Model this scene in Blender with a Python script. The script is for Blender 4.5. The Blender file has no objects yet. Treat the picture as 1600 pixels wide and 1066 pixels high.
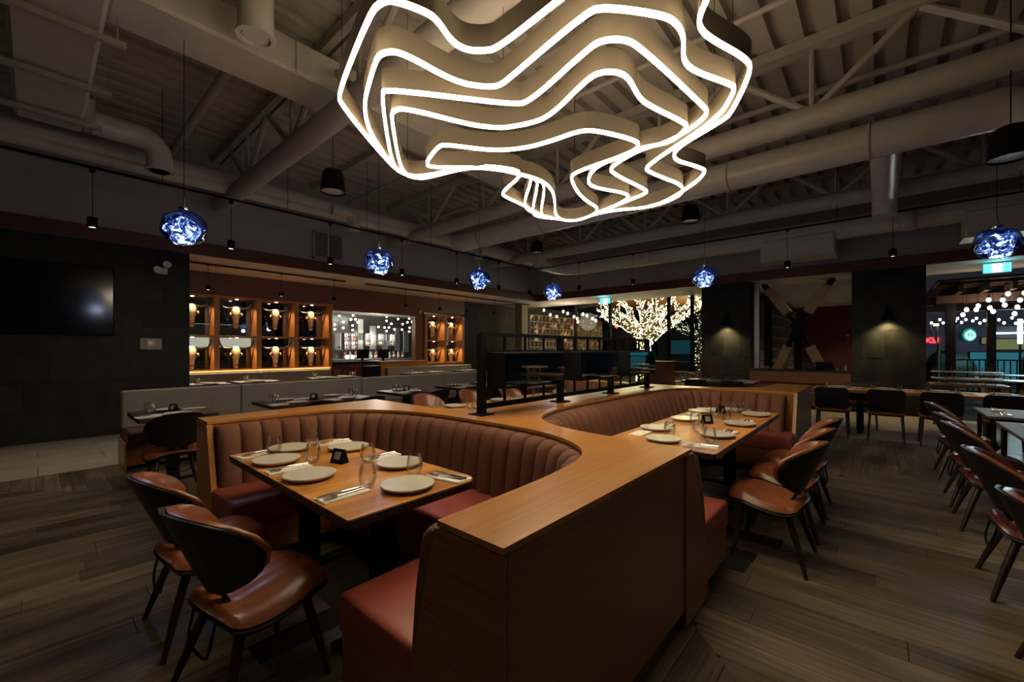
import bpy, bmesh, math, random
from mathutils import Vector, Matrix
random.seed(7)
PI = math.pi
C = bpy.context.scene.collection
S = bpy.context.scene

# ------------------------------------------------------------------ camera, world, exposure
cam_d = bpy.data.cameras.new('camera')
cam = bpy.data.objects.new('camera', cam_d); C.objects.link(cam)
cam.location = (0, 0, 1.45)
cam.rotation_euler = (PI/2, 0, math.atan2(.660, .751) - PI/2)
cam_d.sensor_width = 36.0
cam_d.lens = 36.0*654/1600
cam_d.shift_y = 12.5/1600
cam_d.clip_start = .05; cam_d.clip_end = 300
S.camera = cam
S.view_settings.view_transform = 'Standard'
S.view_settings.look = 'None'
S.view_settings.gamma = 1
S.view_settings.use_curve_mapping = False
S.view_settings.exposure = 0.48
w = bpy.data.worlds.new('night'); S.world = w; w.use_nodes = True
w.node_tree.nodes['Background'].inputs[0].default_value = (.004, .010, .016, 1)
w.node_tree.nodes['Background'].inputs[1].default_value = 1.0
S.cycles.max_bounces = 8
S.cycles.transparent_max_bounces = 24
S.cycles.sample_clamp_indirect = 4.0
S.cycles.caustics_reflective = False
S.cycles.caustics_refractive = False

LED_POWER = 22.0
def light(kind, name, loc, energy, color, size=.05, target=None, spot=None, blend=.6, sy=None):
    d = bpy.data.lights.new(name, kind)
    d.energy = energy; d.color = color
    if kind == 'AREA':
        d.size = size
        if sy: d.shape = 'RECTANGLE'; d.size_y = sy
    else:
        d.shadow_soft_size = size
    if spot: d.spot_size = spot; d.spot_blend = blend
    o = bpy.data.objects.new(name, d); C.objects.link(o); o.location = loc
    if target is not None:
        o.rotation_euler = (Vector(target)-Vector(loc)).to_track_quat('-Z', 'Y').to_euler()
    return o

# ------------------------------------------------------------------ materials
def newmat(name):
    m = bpy.data.materials.new(name); m.use_nodes = True
    return m, m.node_tree.nodes, m.node_tree.links, m.node_tree.nodes['Principled BSDF']
def plain(name, col, rough=.5, metal=0, noise=0, nscale=20, stretch=(1,1,1), bump=0, rnd=0, spec=.5, coat=0):
    """Principled colour with optional noise mottling, fine bump and a per-object brightness spread."""
    m, N, L, P = newmat(name)
    P.inputs['Base Color'].default_value = (*col, 1)
    P.inputs['Roughness'].default_value = rough
    P.inputs['Metallic'].default_value = metal
    P.inputs['Specular IOR Level'].default_value = spec
    if coat: P.inputs['Coat Weight'].default_value = coat; P.inputs['Coat Roughness'].default_value = .15
    if noise or bump:
        tc = N.new('ShaderNodeTexCoord'); mp = N.new('ShaderNodeMapping')
        mp.inputs['Scale'].default_value = stretch
        L.new(tc.outputs['Object'], mp.inputs['Vector'])
        nz = N.new('ShaderNodeTexNoise'); nz.inputs['Scale'].default_value = nscale; nz.inputs['Detail'].default_value = 5
        L.new(mp.outputs[0], nz.inputs['Vector'])
    if noise or rnd:
        hsv = N.new('ShaderNodeHueSaturation'); hsv.inputs['Color'].default_value = (*col, 1)
        val = None
        if noise:
            mr = N.new('ShaderNodeMapRange'); mr.inputs[1].default_value = .3; mr.inputs[2].default_value = .7
            mr.inputs[3].default_value = 1-noise; mr.inputs[4].default_value = 1+noise
            L.new(nz.outputs[0], mr.inputs[0]); val = mr.outputs[0]
        if rnd:
            oi = N.new('ShaderNodeObjectInfo'); m2 = N.new('ShaderNodeMapRange')
            m2.inputs[3].default_value = 1-rnd; m2.inputs[4].default_value = 1+rnd
            L.new(oi.outputs['Random'], m2.inputs[0])
            if val is None: val = m2.outputs[0]
            else:
                mu = N.new('ShaderNodeMath'); mu.operation = 'MULTIPLY'
                L.new(val, mu.inputs[0]); L.new(m2.outputs[0], mu.inputs[1]); val = mu.outputs[0]
        L.new(val, hsv.inputs['Value']); L.new(hsv.outputs[0], P.inputs['Base Color'])
    if bump:
        b = N.new('ShaderNodeBump'); b.inputs['Strength'].default_value = bump; b.inputs['Distance'].default_value = .01
        L.new(nz.outputs[0], b.inputs['Height']); L.new(b.outputs[0], P.inputs['Normal'])
    return m
def wood(name, c1, c2, axis=0, rough=.4, scale=4.0, ratio=14, rnd=0, bump=.08, tone=None):
    """Wood with grain running along the given axis of object space; tone adds broad board-to-board patches."""
    m, N, L, P = newmat(name)
    tc = N.new('ShaderNodeTexCoord'); mp = N.new('ShaderNodeMapping')
    sc = [scale*ratio]*3; sc[axis] = scale*.35
    mp.inputs['Scale'].default_value = sc
    L.new(tc.outputs['Object'], mp.inputs['Vector'])
    nz = N.new('ShaderNodeTexNoise'); nz.inputs['Scale'].default_value = 1; nz.inputs['Detail'].default_value = 6
    nz.inputs['Roughness'].default_value = .65
    L.new(mp.outputs[0], nz.inputs['Vector'])
    cr = N.new('ShaderNodeValToRGB')
    cr.color_ramp.elements[0].position = .32; cr.color_ramp.elements[0].color = (*c1, 1)
    cr.color_ramp.elements[1].position = .68; cr.color_ramp.elements[1].color = (*c2, 1)
    L.new(nz.outputs[0], cr.inputs[0]); out = cr.outputs[0]
    hs = N.new('ShaderNodeHueSaturation'); L.new(out, hs.inputs['Color']); val = None
    if tone:
        mp2 = N.new('ShaderNodeMapping'); s2 = [tone]*3; s2[axis] = tone*.18
        mp2.inputs['Scale'].default_value = s2; L.new(tc.outputs['Object'], mp2.inputs['Vector'])
        n2 = N.new('ShaderNodeTexNoise'); n2.inputs['Scale'].default_value = 1; n2.inputs['Detail'].default_value = 3
        L.new(mp2.outputs[0], n2.inputs['Vector'])
        mr = N.new('ShaderNodeMapRange'); mr.inputs[1].default_value = .3; mr.inputs[2].default_value = .7
        mr.inputs[3].default_value = .5; mr.inputs[4].default_value = 1.5
        L.new(n2.outputs[0], mr.inputs[0]); val = mr.outputs[0]
    if rnd:
        oi = N.new('ShaderNodeObjectInfo'); m2 = N.new('ShaderNodeMapRange')
        m2.inputs[3].default_value = 1-rnd; m2.inputs[4].default_value = 1+rnd
        L.new(oi.outputs['Random'], m2.inputs[0])
        if val is None: val = m2.outputs[0]
        else:
            mu = N.new('ShaderNodeMath'); mu.operation = 'MULTIPLY'
            L.new(val, mu.inputs[0]); L.new(m2.outputs[0], mu.inputs[1]); val = mu.outputs[0]
    if val is not None: L.new(val, hs.inputs['Value'])
    L.new(hs.outputs[0], P.inputs['Base Color'])
    P.inputs['Roughness'].default_value = rough
    if bump:
        b = N.new('ShaderNodeBump'); b.inputs['Strength'].default_value = bump; b.inputs['Distance'].default_value = .004
        L.new(nz.outputs[0], b.inputs['Height']); L.new(b.outputs[0], P.inputs['Normal'])
    return m
def glow(name, col, strength, sampled=False):
    m, N, L, P = newmat(name); N.remove(P)
    e = N.new('ShaderNodeEmission'); e.inputs[0].default_value = (*col, 1); e.inputs[1].default_value = strength
    L.new(e.outputs[0], N['Material Output'].inputs[0])
    m.cycles.emission_sampling = 'AUTO' if sampled else 'NONE'
    return m
def thin_glass(name, tint=(1, 1, 1), refl=.6, rough=.02, ior=1.45, cap=1.0):
    m, N, L, P = newmat(name); N.remove(P)
    t = N.new('ShaderNodeBsdfTransparent'); t.inputs[0].default_value = (*tint, 1)
    g = N.new('ShaderNodeBsdfGlossy'); g.inputs['Roughness'].default_value = rough
    f = N.new('ShaderNodeFresnel'); f.inputs[0].default_value = ior
    mu = N.new('ShaderNodeMath'); mu.operation = 'MULTIPLY'; mu.inputs[1].default_value = refl; mu.use_clamp = True
    L.new(f.outputs[0], mu.inputs[0])
    mi = N.new('ShaderNodeMath'); mi.operation = 'MINIMUM'; mi.inputs[1].default_value = cap
    L.new(mu.outputs[0], mi.inputs[0]); mu = mi
    mx = N.new('ShaderNodeMixShader')
    L.new(mu.outputs[0], mx.inputs[0]); L.new(t.outputs[0], mx.inputs[1]); L.new(g.outputs[0], mx.inputs[2])
    L.new(mx.outputs[0], N['Material Output'].inputs[0])
    return m

M = {}
M['plank_u'] = wood('floor plank along room', (.050, .039, .026), (.180, .142, .093), 0, .42, 3, 11, .34, .12, 5)
M['plank_v'] = wood('floor plank across room', (.050, .039, .026), (.180, .142, .093), 1, .42, 3, 11, .34, .12, 5)
M['joint'] = plain('floor joint', (.012, .009, .006), .9)
M['pale_tile'] = plain('pale floor tile', (.34, .31, .27), .45, noise=.10, nscale=3, rnd=.05, bump=.02)
M['grout'] = plain('tile grout', (.10, .09, .08), .9)
M['slate'] = plain('slate tile', (.019, .021, .0195), .55, noise=.4, nscale=4, rnd=.30, bump=.12, spec=.22)
M['slate_joint'] = plain('slate joint', (.012, .013, .012), .9)
M['grey_wall'] = plain('grey paint', (.34, .33, .335), .85, noise=.03, nscale=2)
M['dark_wall'] = plain('dark paint', (.03, .03, .032), .8)
M['mahogany_u'] = wood('mahogany trim', (.070, .016, .008), (.120, .030, .013), 0, .45, 3, 12)
M['mahogany_v'] = wood('mahogany trim across', (.070, .016, .008), (.120, .030, .013), 1, .45, 3, 12)
M['red_wall'] = wood('red stained panel', (.11, .010, .005), (.16, .018, .008), 1, .5, 2, 10)
M['soffit'] = plain('white soffit', (.74, .68, .60), .8)
M['deck'] = plain('painted roof deck', (.40, .36, .30), .6, noise=.08, nscale=3)
M['steel_paint'] = plain('painted steel', (.36, .325, .28), .55, noise=.06, nscale=5)
M['duct'] = plain('white duct wrap', (.52, .49, .44), .32, noise=.06, nscale=5, bump=.25)
M['black'] = plain('black metal', (.005, .005, .0055), .6, spec=.12)
M['black_wood'] = plain('black stained wood', (.009, .007, .006), .42, spec=.3, noise=.2, nscale=30)
M['dark_leg'] = plain('dark walnut leg', (.022, .013, .009), .35, noise=.25, nscale=25)
M['chrome'] = plain('polished steel', (.62, .61, .58), .18, 1)
M['oak_u'] = wood('oak veneer along', (.32, .130, .024), (.47, .212, .048), 0, .28, 3, 26)
M['oak_v'] = wood('oak veneer across', (.32, .130, .024), (.47, .212, .048), 1, .36, 3, 26)
M['oak_dark_u'] = wood('walnut veneer along', (.19, .070, .018), (.30, .122, .036), 0, .38, 3, 26)
M['oak_dark_v'] = wood('walnut veneer across', (.19, .070, .018), (.30, .122, .036), 1, .38, 3, 26)
M['table_top'] = wood('table top boards', (.37, .146, .024), (.53, .250, .050), 0, .33, 3, 18, .04, .05, 6)
M['table_edge'] = plain('blackened table edge', (.014, .010, .008), .4)
M['dark_top'] = wood('dark bistro table top', (.045, .022, .012), (.10, .050, .025), 0, .3, 3, 14)
M['grey_top'] = plain('grey-brown laminate top', (.075, .066, .060), .5, noise=.15, nscale=6)
M['mirror_wall'] = plain('smoked back bar glass', (.14, .14, .13), .2, .5)
M['case_wood'] = wood('display case wood', (.36, .135, .030), (.50, .205, .052), 2, .38, 3, 14)
M['wall_wood'] = wood('walnut wall panel', (.13, .042, .016), (.20, .072, .028), 0, .45, 3, 18)
M['channel'] = plain('ribbed brown upholstery', (.135, .053, .028), .9, noise=.10, nscale=160, bump=.15)
M['oxblood'] = plain('oxblood leather', (.085, .020, .017), .27, noise=.2, nscale=9, bump=.06, coat=.2)
M['vinyl'] = plain('rust red vinyl', (.24, .052, .036), .42, noise=.05, nscale=40, bump=.05)
M['maroon'] = plain('maroon vinyl', (.075, .016, .018), .4)
M['grey_fabric'] = plain('grey woven fabric', (.20, .178, .150), .95, noise=.25, nscale=140, bump=.2)
M['leather'] = plain('cognac leather', (.185, .054, .016), .33, noise=.20, nscale=9, bump=.06, coat=.15)
M['plate'] = plain('sage glazed stoneware', (.55, .53, .44), .25, noise=.03, nscale=25)
M['plate_rim'] = plain('sand stoneware rim', (.50, .45, .34), .5)
M['napkin'] = plain('white linen', (.74, .71, .64), .9)
M['white_plate'] = plain('cream china', (.66, .62, .55), .3)
M['card'] = plain('grey printed card', (.30, .30, .29), .5, noise=.5, nscale=120)
M['tumbler'] = thin_glass('clear drinking glass', (.985, .985, .98), 1.2, .02, 1.5, .46)
M['pane'] = thin_glass('window pane', (.86, .93, .92), .55)
M['smoked'] = thin_glass('display case glass', (.55, .57, .56), 4.5)
M['mirror'] = plain('dark mirror glass', (.52, .56, .53), .03, 1)
M['bone'] = plain('bleached bone', (.66, .50, .31), .7, noise=.18, nscale=14, bump=.3)
M['horn'] = plain('black horn', (.014, .011, .009), .25)
M['socket'] = plain('skull hollow', (.05, .03, .015), .9)
M['ribbon'] = plain('satin champagne metal', (.26, .215, .155), .24, .35)
M['pale_wood'] = wood('pale ash wood', (.42, .30, .16), (.58, .43, .26), 2, .5, 4, 8)
M['beam_wood'] = wood('patio beam timber', (.06, .028, .015), (.13, .065, .035), 0, .6, 3, 10)
M['brace_wood'] = wood('laminated brace timber', (.36, .22, .085), (.50, .32, .13), 2, .5, 3, 14)
M['bark'] = plain('bark', (.10, .07, .04), .9, noise=.3, nscale=12, bump=.4)
M['plant'] = plain('dark leaves', (.010, .035, .018), .6)
M['lattice'] = plain('grey lattice frame', (.32, .29, .26), .6)
M['tan'] = plain('tan plywood', (.36, .25, .13), .6)
M['cream'] = plain('cream panel', (.62, .55, .42), .6)
M['brick_mosaic'] = plain('copper brown mosaic', (.16, .05, .02), .35, noise=.6, nscale=14, rnd=.5)
M['plaster'] = plain('greenish column paint', (.20, .19, .12), .8)
M['concrete'] = plain('outdoor paving', (.05, .055, .055), .8, noise=.2, nscale=2)
M['facade'] = plain('far facade', (.10, .11, .12), .8)
M['facade_purple'] = plain('far mauve facade', (.16, .12, .17), .8)
M['bottle_amber'] = plain('amber bottle', (.22, .09, .02), .1)
M['bottle_green'] = plain('green bottle', (.03, .14, .08), .1)
M['bottle_clear'] = plain('frosted bottle', (.45, .45, .42), .12)
M['bottle_red'] = plain('red label bottle', (.40, .05, .04), .2)
M['screen'] = plain('switched-off screen', (.003, .003, .004), .12)
M['plastic_white'] = plain('off-white plastic', (.48, .46, .42), .5)
M['lens'] = plain('lamp lens', (.55, .52, .45), .25)
M['steel_panel'] = plain('brushed steel', (.40, .42, .42), .35, .8)
M['cloth_blue'] = plain('blue grey cloth', (.06, .08, .11), .9)
M['led'] = glow('warm led tube', (1, .80, .53), LED_POWER, True)
M['uplight_fill'] = glow('added warm uplight strip', (1, .80, .55), LED_POWER*.42, True)  # added emitter, brightens the roof deck above the chandelier
M['spot_glow'] = glow('lamp aperture', (1, .88, .68), 9)
M['bulb_glow'] = glow('clear bulb', (1, .88, .70), 7)
M['fairy'] = glow('fairy lights', (1, .78, .42), 8)
M['fairy_green'] = glow('cool fairy lights', (.80, .95, .62), 4)
M['exit_cyan'] = glow('exit sign face', (.10, .78, .80), 1.6)
M['exit_white'] = glow('exit pictogram field', (.75, 1, .98), 2.2)
M['exit_mark'] = plain('exit pictogram', (.02, .25, .22), .6)
M['neon_red'] = glow('red neon', (1, .03, .04), 3.5)
M['cafe_green'] = glow('round sign field', (.03, .42, .34), .45)
M['cafe_white'] = glow('round sign emblem', (.5, .95, .88), .8)
M['cool_lamp'] = glow('cool street lamp', (.65, .97, 1), 9)
M['teal_lit'] = glow('lit teal glazing', (.05, .27, .34), .34)
M['teal_dim'] = glow('dim teal window', (.05, .26, .34), .10)
M['shop_lit'] = glow('lit shop window', (.45, .50, .22), .22)
M['hood_lit'] = glow('lit kitchen strip', (1, .93, .74), 1.3)
M['shelf_lit'] = glow('backlit shelf', (1, .93, .78), 1.6)
M['red_dot'] = glow('red indicator', (1, .04, .02), 3)

# blue blown-glass shade, and the crumpled lit core that hangs in it
m, N, L, P = newmat('blue blown glass'); N.remove(P); M['blue_glass'] = m
t = N.new('ShaderNodeBsdfTransparent'); t.inputs[0].default_value = (.30, .42, .78, 1)
g = N.new('ShaderNodeBsdfGlossy'); g.inputs['Roughness'].default_value = .04; g.inputs[0].default_value = (.42, .55, .90, 1)
lw = N.new('ShaderNodeLayerWeight'); lw.inputs[0].default_value = .35
mx = N.new('ShaderNodeMixShader')
L.new(lw.outputs['Facing'], mx.inputs[0]); L.new(t.outputs[0], mx.inputs[1]); L.new(g.outputs[0], mx.inputs[2])
L.new(mx.outputs[0], N['Material Output'].inputs[0])
m, N, L, P = newmat('lit crumpled glass core'); N.remove(P); M['globe_core'] = m
tc = N.new('ShaderNodeTexCoord')
nz = N.new('ShaderNodeTexNoise'); nz.inputs['Scale'].default_value = 8; nz.inputs['Detail'].default_value = 4; nz.inputs['Distortion'].default_value = 3.2
L.new(tc.outputs['Object'], nz.inputs['Vector'])
cr = N.new('ShaderNodeValToRGB')
cr.color_ramp.elements[0].position = .44; cr.color_ramp.elements[0].color = (.004, .007, .018, 1)
cr.color_ramp.elements[1].position = .66; cr.color_ramp.elements[1].color = (1, 1, 1, 1)
e1 = cr.color_ramp.elements.new(.53); e1.color = (.06, .085, .16, 1)
L.new(nz.outputs[0], cr.inputs[0])
em = N.new('ShaderNodeEmission'); em.inputs[1].default_value = 5
L.new(cr.outputs[0], em.inputs[0]); L.new(em.outputs[0], N['Material Output'].inputs[0])
m.cycles.emission_sampling = 'NONE'

# ------------------------------------------------------------------ mesh helpers
class MB:
    def __init__(self): self.v = []; self.f = []
    def add(self, vs, fs):
        b = len(self.v); self.v += [tuple(p) for p in vs]; self.f += [tuple(i+b for i in f) for f in fs]; return self
    def box(self, x0, y0, z0, x1, y1, z1, c=0):
        if c <= 0:
            vs = [(x, y, z) for z in (z0, z1) for y in (y0, y1) for x in (x0, x1)]
            return self.add(vs, [(0,2,3,1),(4,5,7,6),(0,1,5,4),(2,6,7,3),(0,4,6,2),(1,3,7,5)])
        p = [(x0+c,y0),(x1-c,y0),(x1,y0+c),(x1,y1-c),(x1-c,y1),(x0+c,y1),(x0,y1-c),(x0,y0+c)]
        return self.slab(p, z0, z1, c)
    def slab(self, poly, z0, z1, c=0):
        """prism over a counter-clockwise polygon, with a chamfered top and bottom edge"""
        n = len(poly)
        if c:
            q = inset(poly, c); rings = [(q, z0), (poly, z0+c), (poly, z1-c), (q, z1)]
        else: rings = [(poly, z0), (poly, z1)]
        vs = []; fs = []
        for r, z in rings: vs += [(x, y, z) for x, y in r]
        for k in range(len(rings)-1):
            for i in range(n):
                j = (i+1) % n; fs.append((k*n+i, k*n+j, (k+1)*n+j, (k+1)*n+i))
        fs.append(tuple(range(n-1, -1, -1))); k = (len(rings)-1)*n; fs.append(tuple(range(k, k+n)))
        return self.add(vs, fs)
    def tube(self, pts, r, n=8, closed=False, flat=1.0):
        pts = [Vector(p) for p in pts]; m = len(pts); rs = r if isinstance(r, (list, tuple)) else [r]*m
        vs = []; fs = []; up = None
        for i, p in enumerate(pts):
            a = pts[(i-1) % m] if (closed or i > 0) else p; b = pts[(i+1) % m] if (closed or i < m-1) else p
            t = (b-a).normalized()
            if up is None: up = Vector((0,0,1)) if abs(t.z) < .9 else Vector((1,0,0))
            s = t.cross(up)
            if s.length < 1e-5: s = t.cross(Vector((0,1,0)))
            s.normalize(); u = s.cross(t).normalized(); up = u
            for k in range(n):
                an = 2*PI*k/n; vs.append(p + s*(math.cos(an)*rs[i]) + u*(math.sin(an)*rs[i]*flat))
        for i in range(m if closed else m-1):
            j = (i+1) % m
            for k in range(n):
                l = (k+1) % n; fs.append((i*n+k, i*n+l, j*n+l, j*n+k))
        if not closed:
            fs.append(tuple(range(n-1, -1, -1))); fs.append(tuple(range((m-1)*n, m*n)))
        return self.add(vs, fs)
    def bar(self, a, b, w, h=None):
        """square bar from a to b"""
        a = Vector(a); b = Vector(b); t = (b-a).normalized(); h = h or w
        up = Vector((0,0,1)) if abs(t.z) < .95 else Vector((1,0,0))
        s = t.cross(up).normalized()*(w/2); u = s.cross(t).normalized()*(h/2)
        vs = [p+q for p in (a, b) for q in (-s-u, s-u, s+u, -s+u)]
        return self.add(vs, [(0,3,2,1),(4,5,6,7),(0,1,5,4),(1,2,6,5),(2,3,7,6),(3,0,4,7)])
    def lathe(self, prof, n=24, c=(0,0,0)):
        vs = []; fs = []; m = len(prof)
        for r, z in prof:
            for k in range(n):
                a = 2*PI*k/n; vs.append((c[0]+r*math.cos(a), c[1]+r*math.sin(a), c[2]+z))
        for i in range(m-1):
            for k in range(n):
                l = (k+1) % n; fs.append((i*n+k, i*n+l, (i+1)*n+l, (i+1)*n+k))
        if prof[0][0] > 1e-6: fs.append(tuple(range(n-1, -1, -1)))
        if prof[-1][0] > 1e-6: fs.append(tuple(range((m-1)*n, m*n)))
        return self.add(vs, fs)
    def sphere(self, c, rx, ry=None, rz=None, nu=14, nv=9, fn=None):
        ry = ry or rx; rz = rz or rx; vs = []; fs = []
        for j in range(nv+1):
            th = PI*j/nv
            for i in range(nu):
                ph = 2*PI*i/nu
                d = Vector((math.sin(th)*math.cos(ph), math.sin(th)*math.sin(ph), math.cos(th)))
                k = fn(d) if fn else 1
                vs.append((c[0]+d.x*rx*k, c[1]+d.y*ry*k, c[2]+d.z*rz*k))
        for j in range(nv):
            for i in range(nu):
                l = (i+1) % nu; fs.append((j*nu+i, (j+1)*nu+i, (j+1)*nu+l, j*nu+l))
        return self.add(vs, fs)
    def grid(self, fn, nu, nv):
        vs = [fn(i/nu, j/nv) for j in range(nv+1) for i in range(nu+1)]; w_ = nu+1
        return self.add(vs, [(j*w_+i, j*w_+i+1, (j+1)*w_+i+1, (j+1)*w_+i) for j in range(nv) for i in range(nu)])
    def xf(self, mat):
        self.v = [tuple(mat @ Vector(p)) for p in self.v]; return self
    def mesh(self, name, mat, smooth=None):
        me = bpy.data.meshes.new(name); me.from_pydata(self.v, [], self.f); me.update()
        if smooth is not None:
            me.polygons.foreach_set('use_smooth', [True]*len(me.polygons))
            me.set_sharp_from_angle(angle=math.radians(smooth))
        if mat: me.materials.append(M[mat] if isinstance(mat, str) else mat)
        return me
    def build(self, name, mat, parent=None, smooth=None, loc=None, rz=0):
        o = bpy.data.objects.new(name, self.mesh(name, mat, smooth)); C.objects.link(o)
        if parent is not None: o.parent = parent
        if loc is not None: o.location = loc
        if rz: o.rotation_euler = (0, 0, rz)
        return o
def inset(poly, d):
    n = len(poly); out = []
    for i in range(n):
        a = Vector(poly[i-1]); b = Vector(poly[i]); c_ = Vector(poly[(i+1) % n])
        e1 = (b-a).normalized(); e2 = (c_-b).normalized()
        n1 = Vector((-e1.y, e1.x)); n2 = Vector((-e2.y, e2.x)); k = n1+n2
        k = k/max(k.dot(n1), .3) if k.length > 1e-6 else n1
        out.append((b.x+k.x*d, b.y+k.y*d))
    return out
def tag(o, label, cat, group=None, kind=None):
    o['label'] = label; o['category'] = cat
    if group: o['group'] = group
    if kind: o['kind'] = kind
    return o
def thing(name, label, cat, loc=(0,0,0), rz=0, group=None):
    o = bpy.data.objects.new(name, None); C.objects.link(o); o.empty_display_size = .1
    o.location = loc; o.rotation_euler = (0, 0, rz)
    return tag(o, label, cat, group)
def struct(o): o['kind'] = 'structure'; return o
def dup(root, loc, rz=0, label=None, group=None, rot=None, scale=None):
    """copy a thing with copies of its parts and sub-parts"""
    r = root.copy(); C.objects.link(r); r.location = loc; r.rotation_euler = rot if rot else (0, 0, rz)
    if scale: r.scale = scale
    if label: r['label'] = label
    if group: r['group'] = group
    for ch in list(root.children):
        c_ = ch.copy(); C.objects.link(c_); c_.parent = r
        for g_ in list(ch.children):
            d_ = g_.copy(); C.objects.link(d_); d_.parent = c_
    return r
def ordinal(n):
    w_ = 'first second third fourth fifth sixth seventh eighth ninth tenth eleventh twelfth thirteenth fourteenth fifteenth sixteenth seventeenth eighteenth nineteenth twentieth'.split()
    return w_[n] if n < 20 else 'twenty-'+w_[n-20] if n < 29 else 'thirtieth'
def hang(o, top):
    """stretch a pendant's unit cord up to the height it hangs from"""
    for ch_ in o.children:
        if ch_.name.startswith('cord'): ch_.scale = (1, 1, (top-o.location.z)/o.scale.z)
    return o
class Kind:
    """hands out the first-built thing, then copies of it"""
    def __init__(self, root): self.root = root; self.used = False
    def put(self, loc, rz=0, label=None, group=None, rot=None, scale=None):
        if self.used: return dup(self.root, loc, rz, label, group, rot, scale)
        self.used = True; r = self.root; r.location = loc; r.rotation_euler = rot if rot else (0, 0, rz)
        if scale: r.scale = scale
        if label: r['label'] = label
        if group: r['group'] = group
        return r
def chaikin(p, it=2, closed=False):
    for _ in range(it):
        q = []; n = len(p)
        if not closed: q.append(p[0])
        for i in range(n if closed else n-1):
            a = p[i]; b = p[(i+1) % n]
            q.append(tuple(.75*x+.25*y for x, y in zip(a, b))); q.append(tuple(.25*x+.75*y for x, y in zip(a, b)))
        if not closed: q.append(p[-1])
        p = q
    return p
def resample(p, step):
    d = [0]
    for a, b in zip(p, p[1:]): d.append(d[-1]+math.dist(a, b))
    n = max(2, round(d[-1]/step)); out = []; k = 0
    for i in range(n+1):
        s = d[-1]*i/n
        while k < len(d)-2 and d[k+1] < s: k += 1
        t = (s-d[k])/max(d[k+1]-d[k], 1e-9)
        out.append(tuple(x+(y-x)*t for x, y in zip(p[k], p[k+1])))
    return out
def rrect(x0, y0, x1, y1, r, n=5):
    out = []
    for cx, cy, a0 in ((x1-r, y0+r, -PI/2), (x1-r, y1-r, 0), (x0+r, y1-r, PI/2), (x0+r, y0+r, PI)):
        for k in range(n+1):
            a = a0+PI/2*k/n; out.append((cx+r*math.cos(a), cy+r*math.sin(a)))
    return out
def clip(poly, nx, ny, d):
    """keep the part of a convex polygon with nx*x + ny*y <= d"""
    out = []; n = len(poly)
    for i in range(n):
        a = poly[i]; b = poly[(i+1) % n]; da = nx*a[0]+ny*a[1]-d; db = nx*b[0]+ny*b[1]-d
        if da <= 0: out.append(a)
        if (da < 0 < db) or (db < 0 < da):
            t = da/(da-db); out.append((a[0]+(b[0]-a[0])*t, a[1]+(b[1]-a[1])*t))
    return out
def area(p): return abs(sum(p[i-1][0]*p[i][1]-p[i][0]*p[i-1][1] for i in range(len(p))))/2
# ------------------------------------------------------------------ floor: radial planks round the booths, pale tile along the walls
UC, VC = 4.0, 2.45
floor = struct(MB().box(-5, -8, -.06, 15, 13, -.014).build('floor', 'joint'))
planks = []
PW, PL = .178, 1.24
for ax in (0, 1):
    n = int(14/PW)
    for i in range(-n, n):
        off = random.random()*PL
        for j in range(-9, 9):
            a0 = i*PW+.0012; a1 = (i+1)*PW-.0012; b0 = j*PL+off+.0012; b1 = (j+1)*PL+off-.0012
            p = [(b0,a0),(b1,a0),(b1,a1),(b0,a1)] if ax == 0 else [(a0,b0),(a1,b0),(a1,b1),(a0,b1)]
            halves = [(1,), (-1,)]
            for s in (1, -1):
                q = p
                # ax 0: |du| > |dv| on the side s of the centre; ax 1: the other two wedges
                if ax == 0:
                    q = clip(q, -s, 1, -s*UC+VC); q = clip(q, -s, -1, -s*UC-VC) if q else q
                else:
                    q = clip(q, 1, -s, UC-s*VC) if q else q; q = clip(q, -1, -s, -UC-s*VC) if q else q
                for nx, ny, d in ((1,0,8.9), (-1,0,5), (0,1,7.19), (0,-1,5)):
                    if q: q = clip(q, nx, ny, d)
                if len(q) < 3 or area(q) < .004: continue
                cx = sum(v[0] for v in q)/len(q); cy = sum(v[1] for v in q)/len(q)
                if 1.2 < cx < 7.0 and 1.1 < cy < 3.6: continue
                planks.append((q, ax, cx, cy))
def seen(cx, cy):
    d = .751*cx+.66*cy; l = .66*cx-.751*cy
    return d > .9 and abs(l) < 1.35*d+.4
planks.sort(key=lambda t: (not seen(t[2], t[3]), t[2]**2+t[3]**2))
rest = {0: MB(), 1: MB()}
for k, (q, ax, cx, cy) in enumerate(planks):
    z = -.0015+.0015*random.random()
    if sum(q[i-1][0]*q[i][1]-q[i][0]*q[i-1][1] for i in range(len(q))) < 0: q = q[::-1]
    if k < 295:
        MB().slab(q, -.013, z, .0012).build('plank', 'plank_v' if ax else 'plank_u', floor)
    else: rest[ax].slab(q, -.013, z)
for ax in (0, 1):
    o = rest[ax].build('plank_field', 'plank_v' if ax else 'plank_u', floor); o['kind'] = 'stuff'
# pale tiles: strip beyond V 7.19 and strip beyond U 8.9
tiles = []
for r, (v0, v1) in enumerate(((7.194, 7.79), (7.794, 8.39), (8.394, 8.99), (8.994, 9.745))):
    u = -4.95-.6*(r % 2)+.17
    while u < 12.4:
        tiles.append((max(u, -5), v0, min(u+1.196, 12.44), v1)); u += 1.2
for r in range(6):
    u0 = 8.904+.6*r
    v = -7.9+.6*(r % 2)
    while v < 7.15:
        tiles.append((u0, v, min(u0+.596, 12.44), min(v+1.196, 7.19))); v += 1.2
tiles.sort(key=lambda t: (t[0]+t[2])**2+(t[1]+t[3])**2)
far = MB()
for k, t in enumerate(tiles):
    if seen((t[0]+t[2])/2, (t[1]+t[3])/2): MB().box(t[0], t[1], -.013, t[2], t[3], .0, .002).build('tile', 'pale_tile', floor)
    else: far.box(t[0], t[1], -.013, t[2], t[3], .0)
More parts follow.
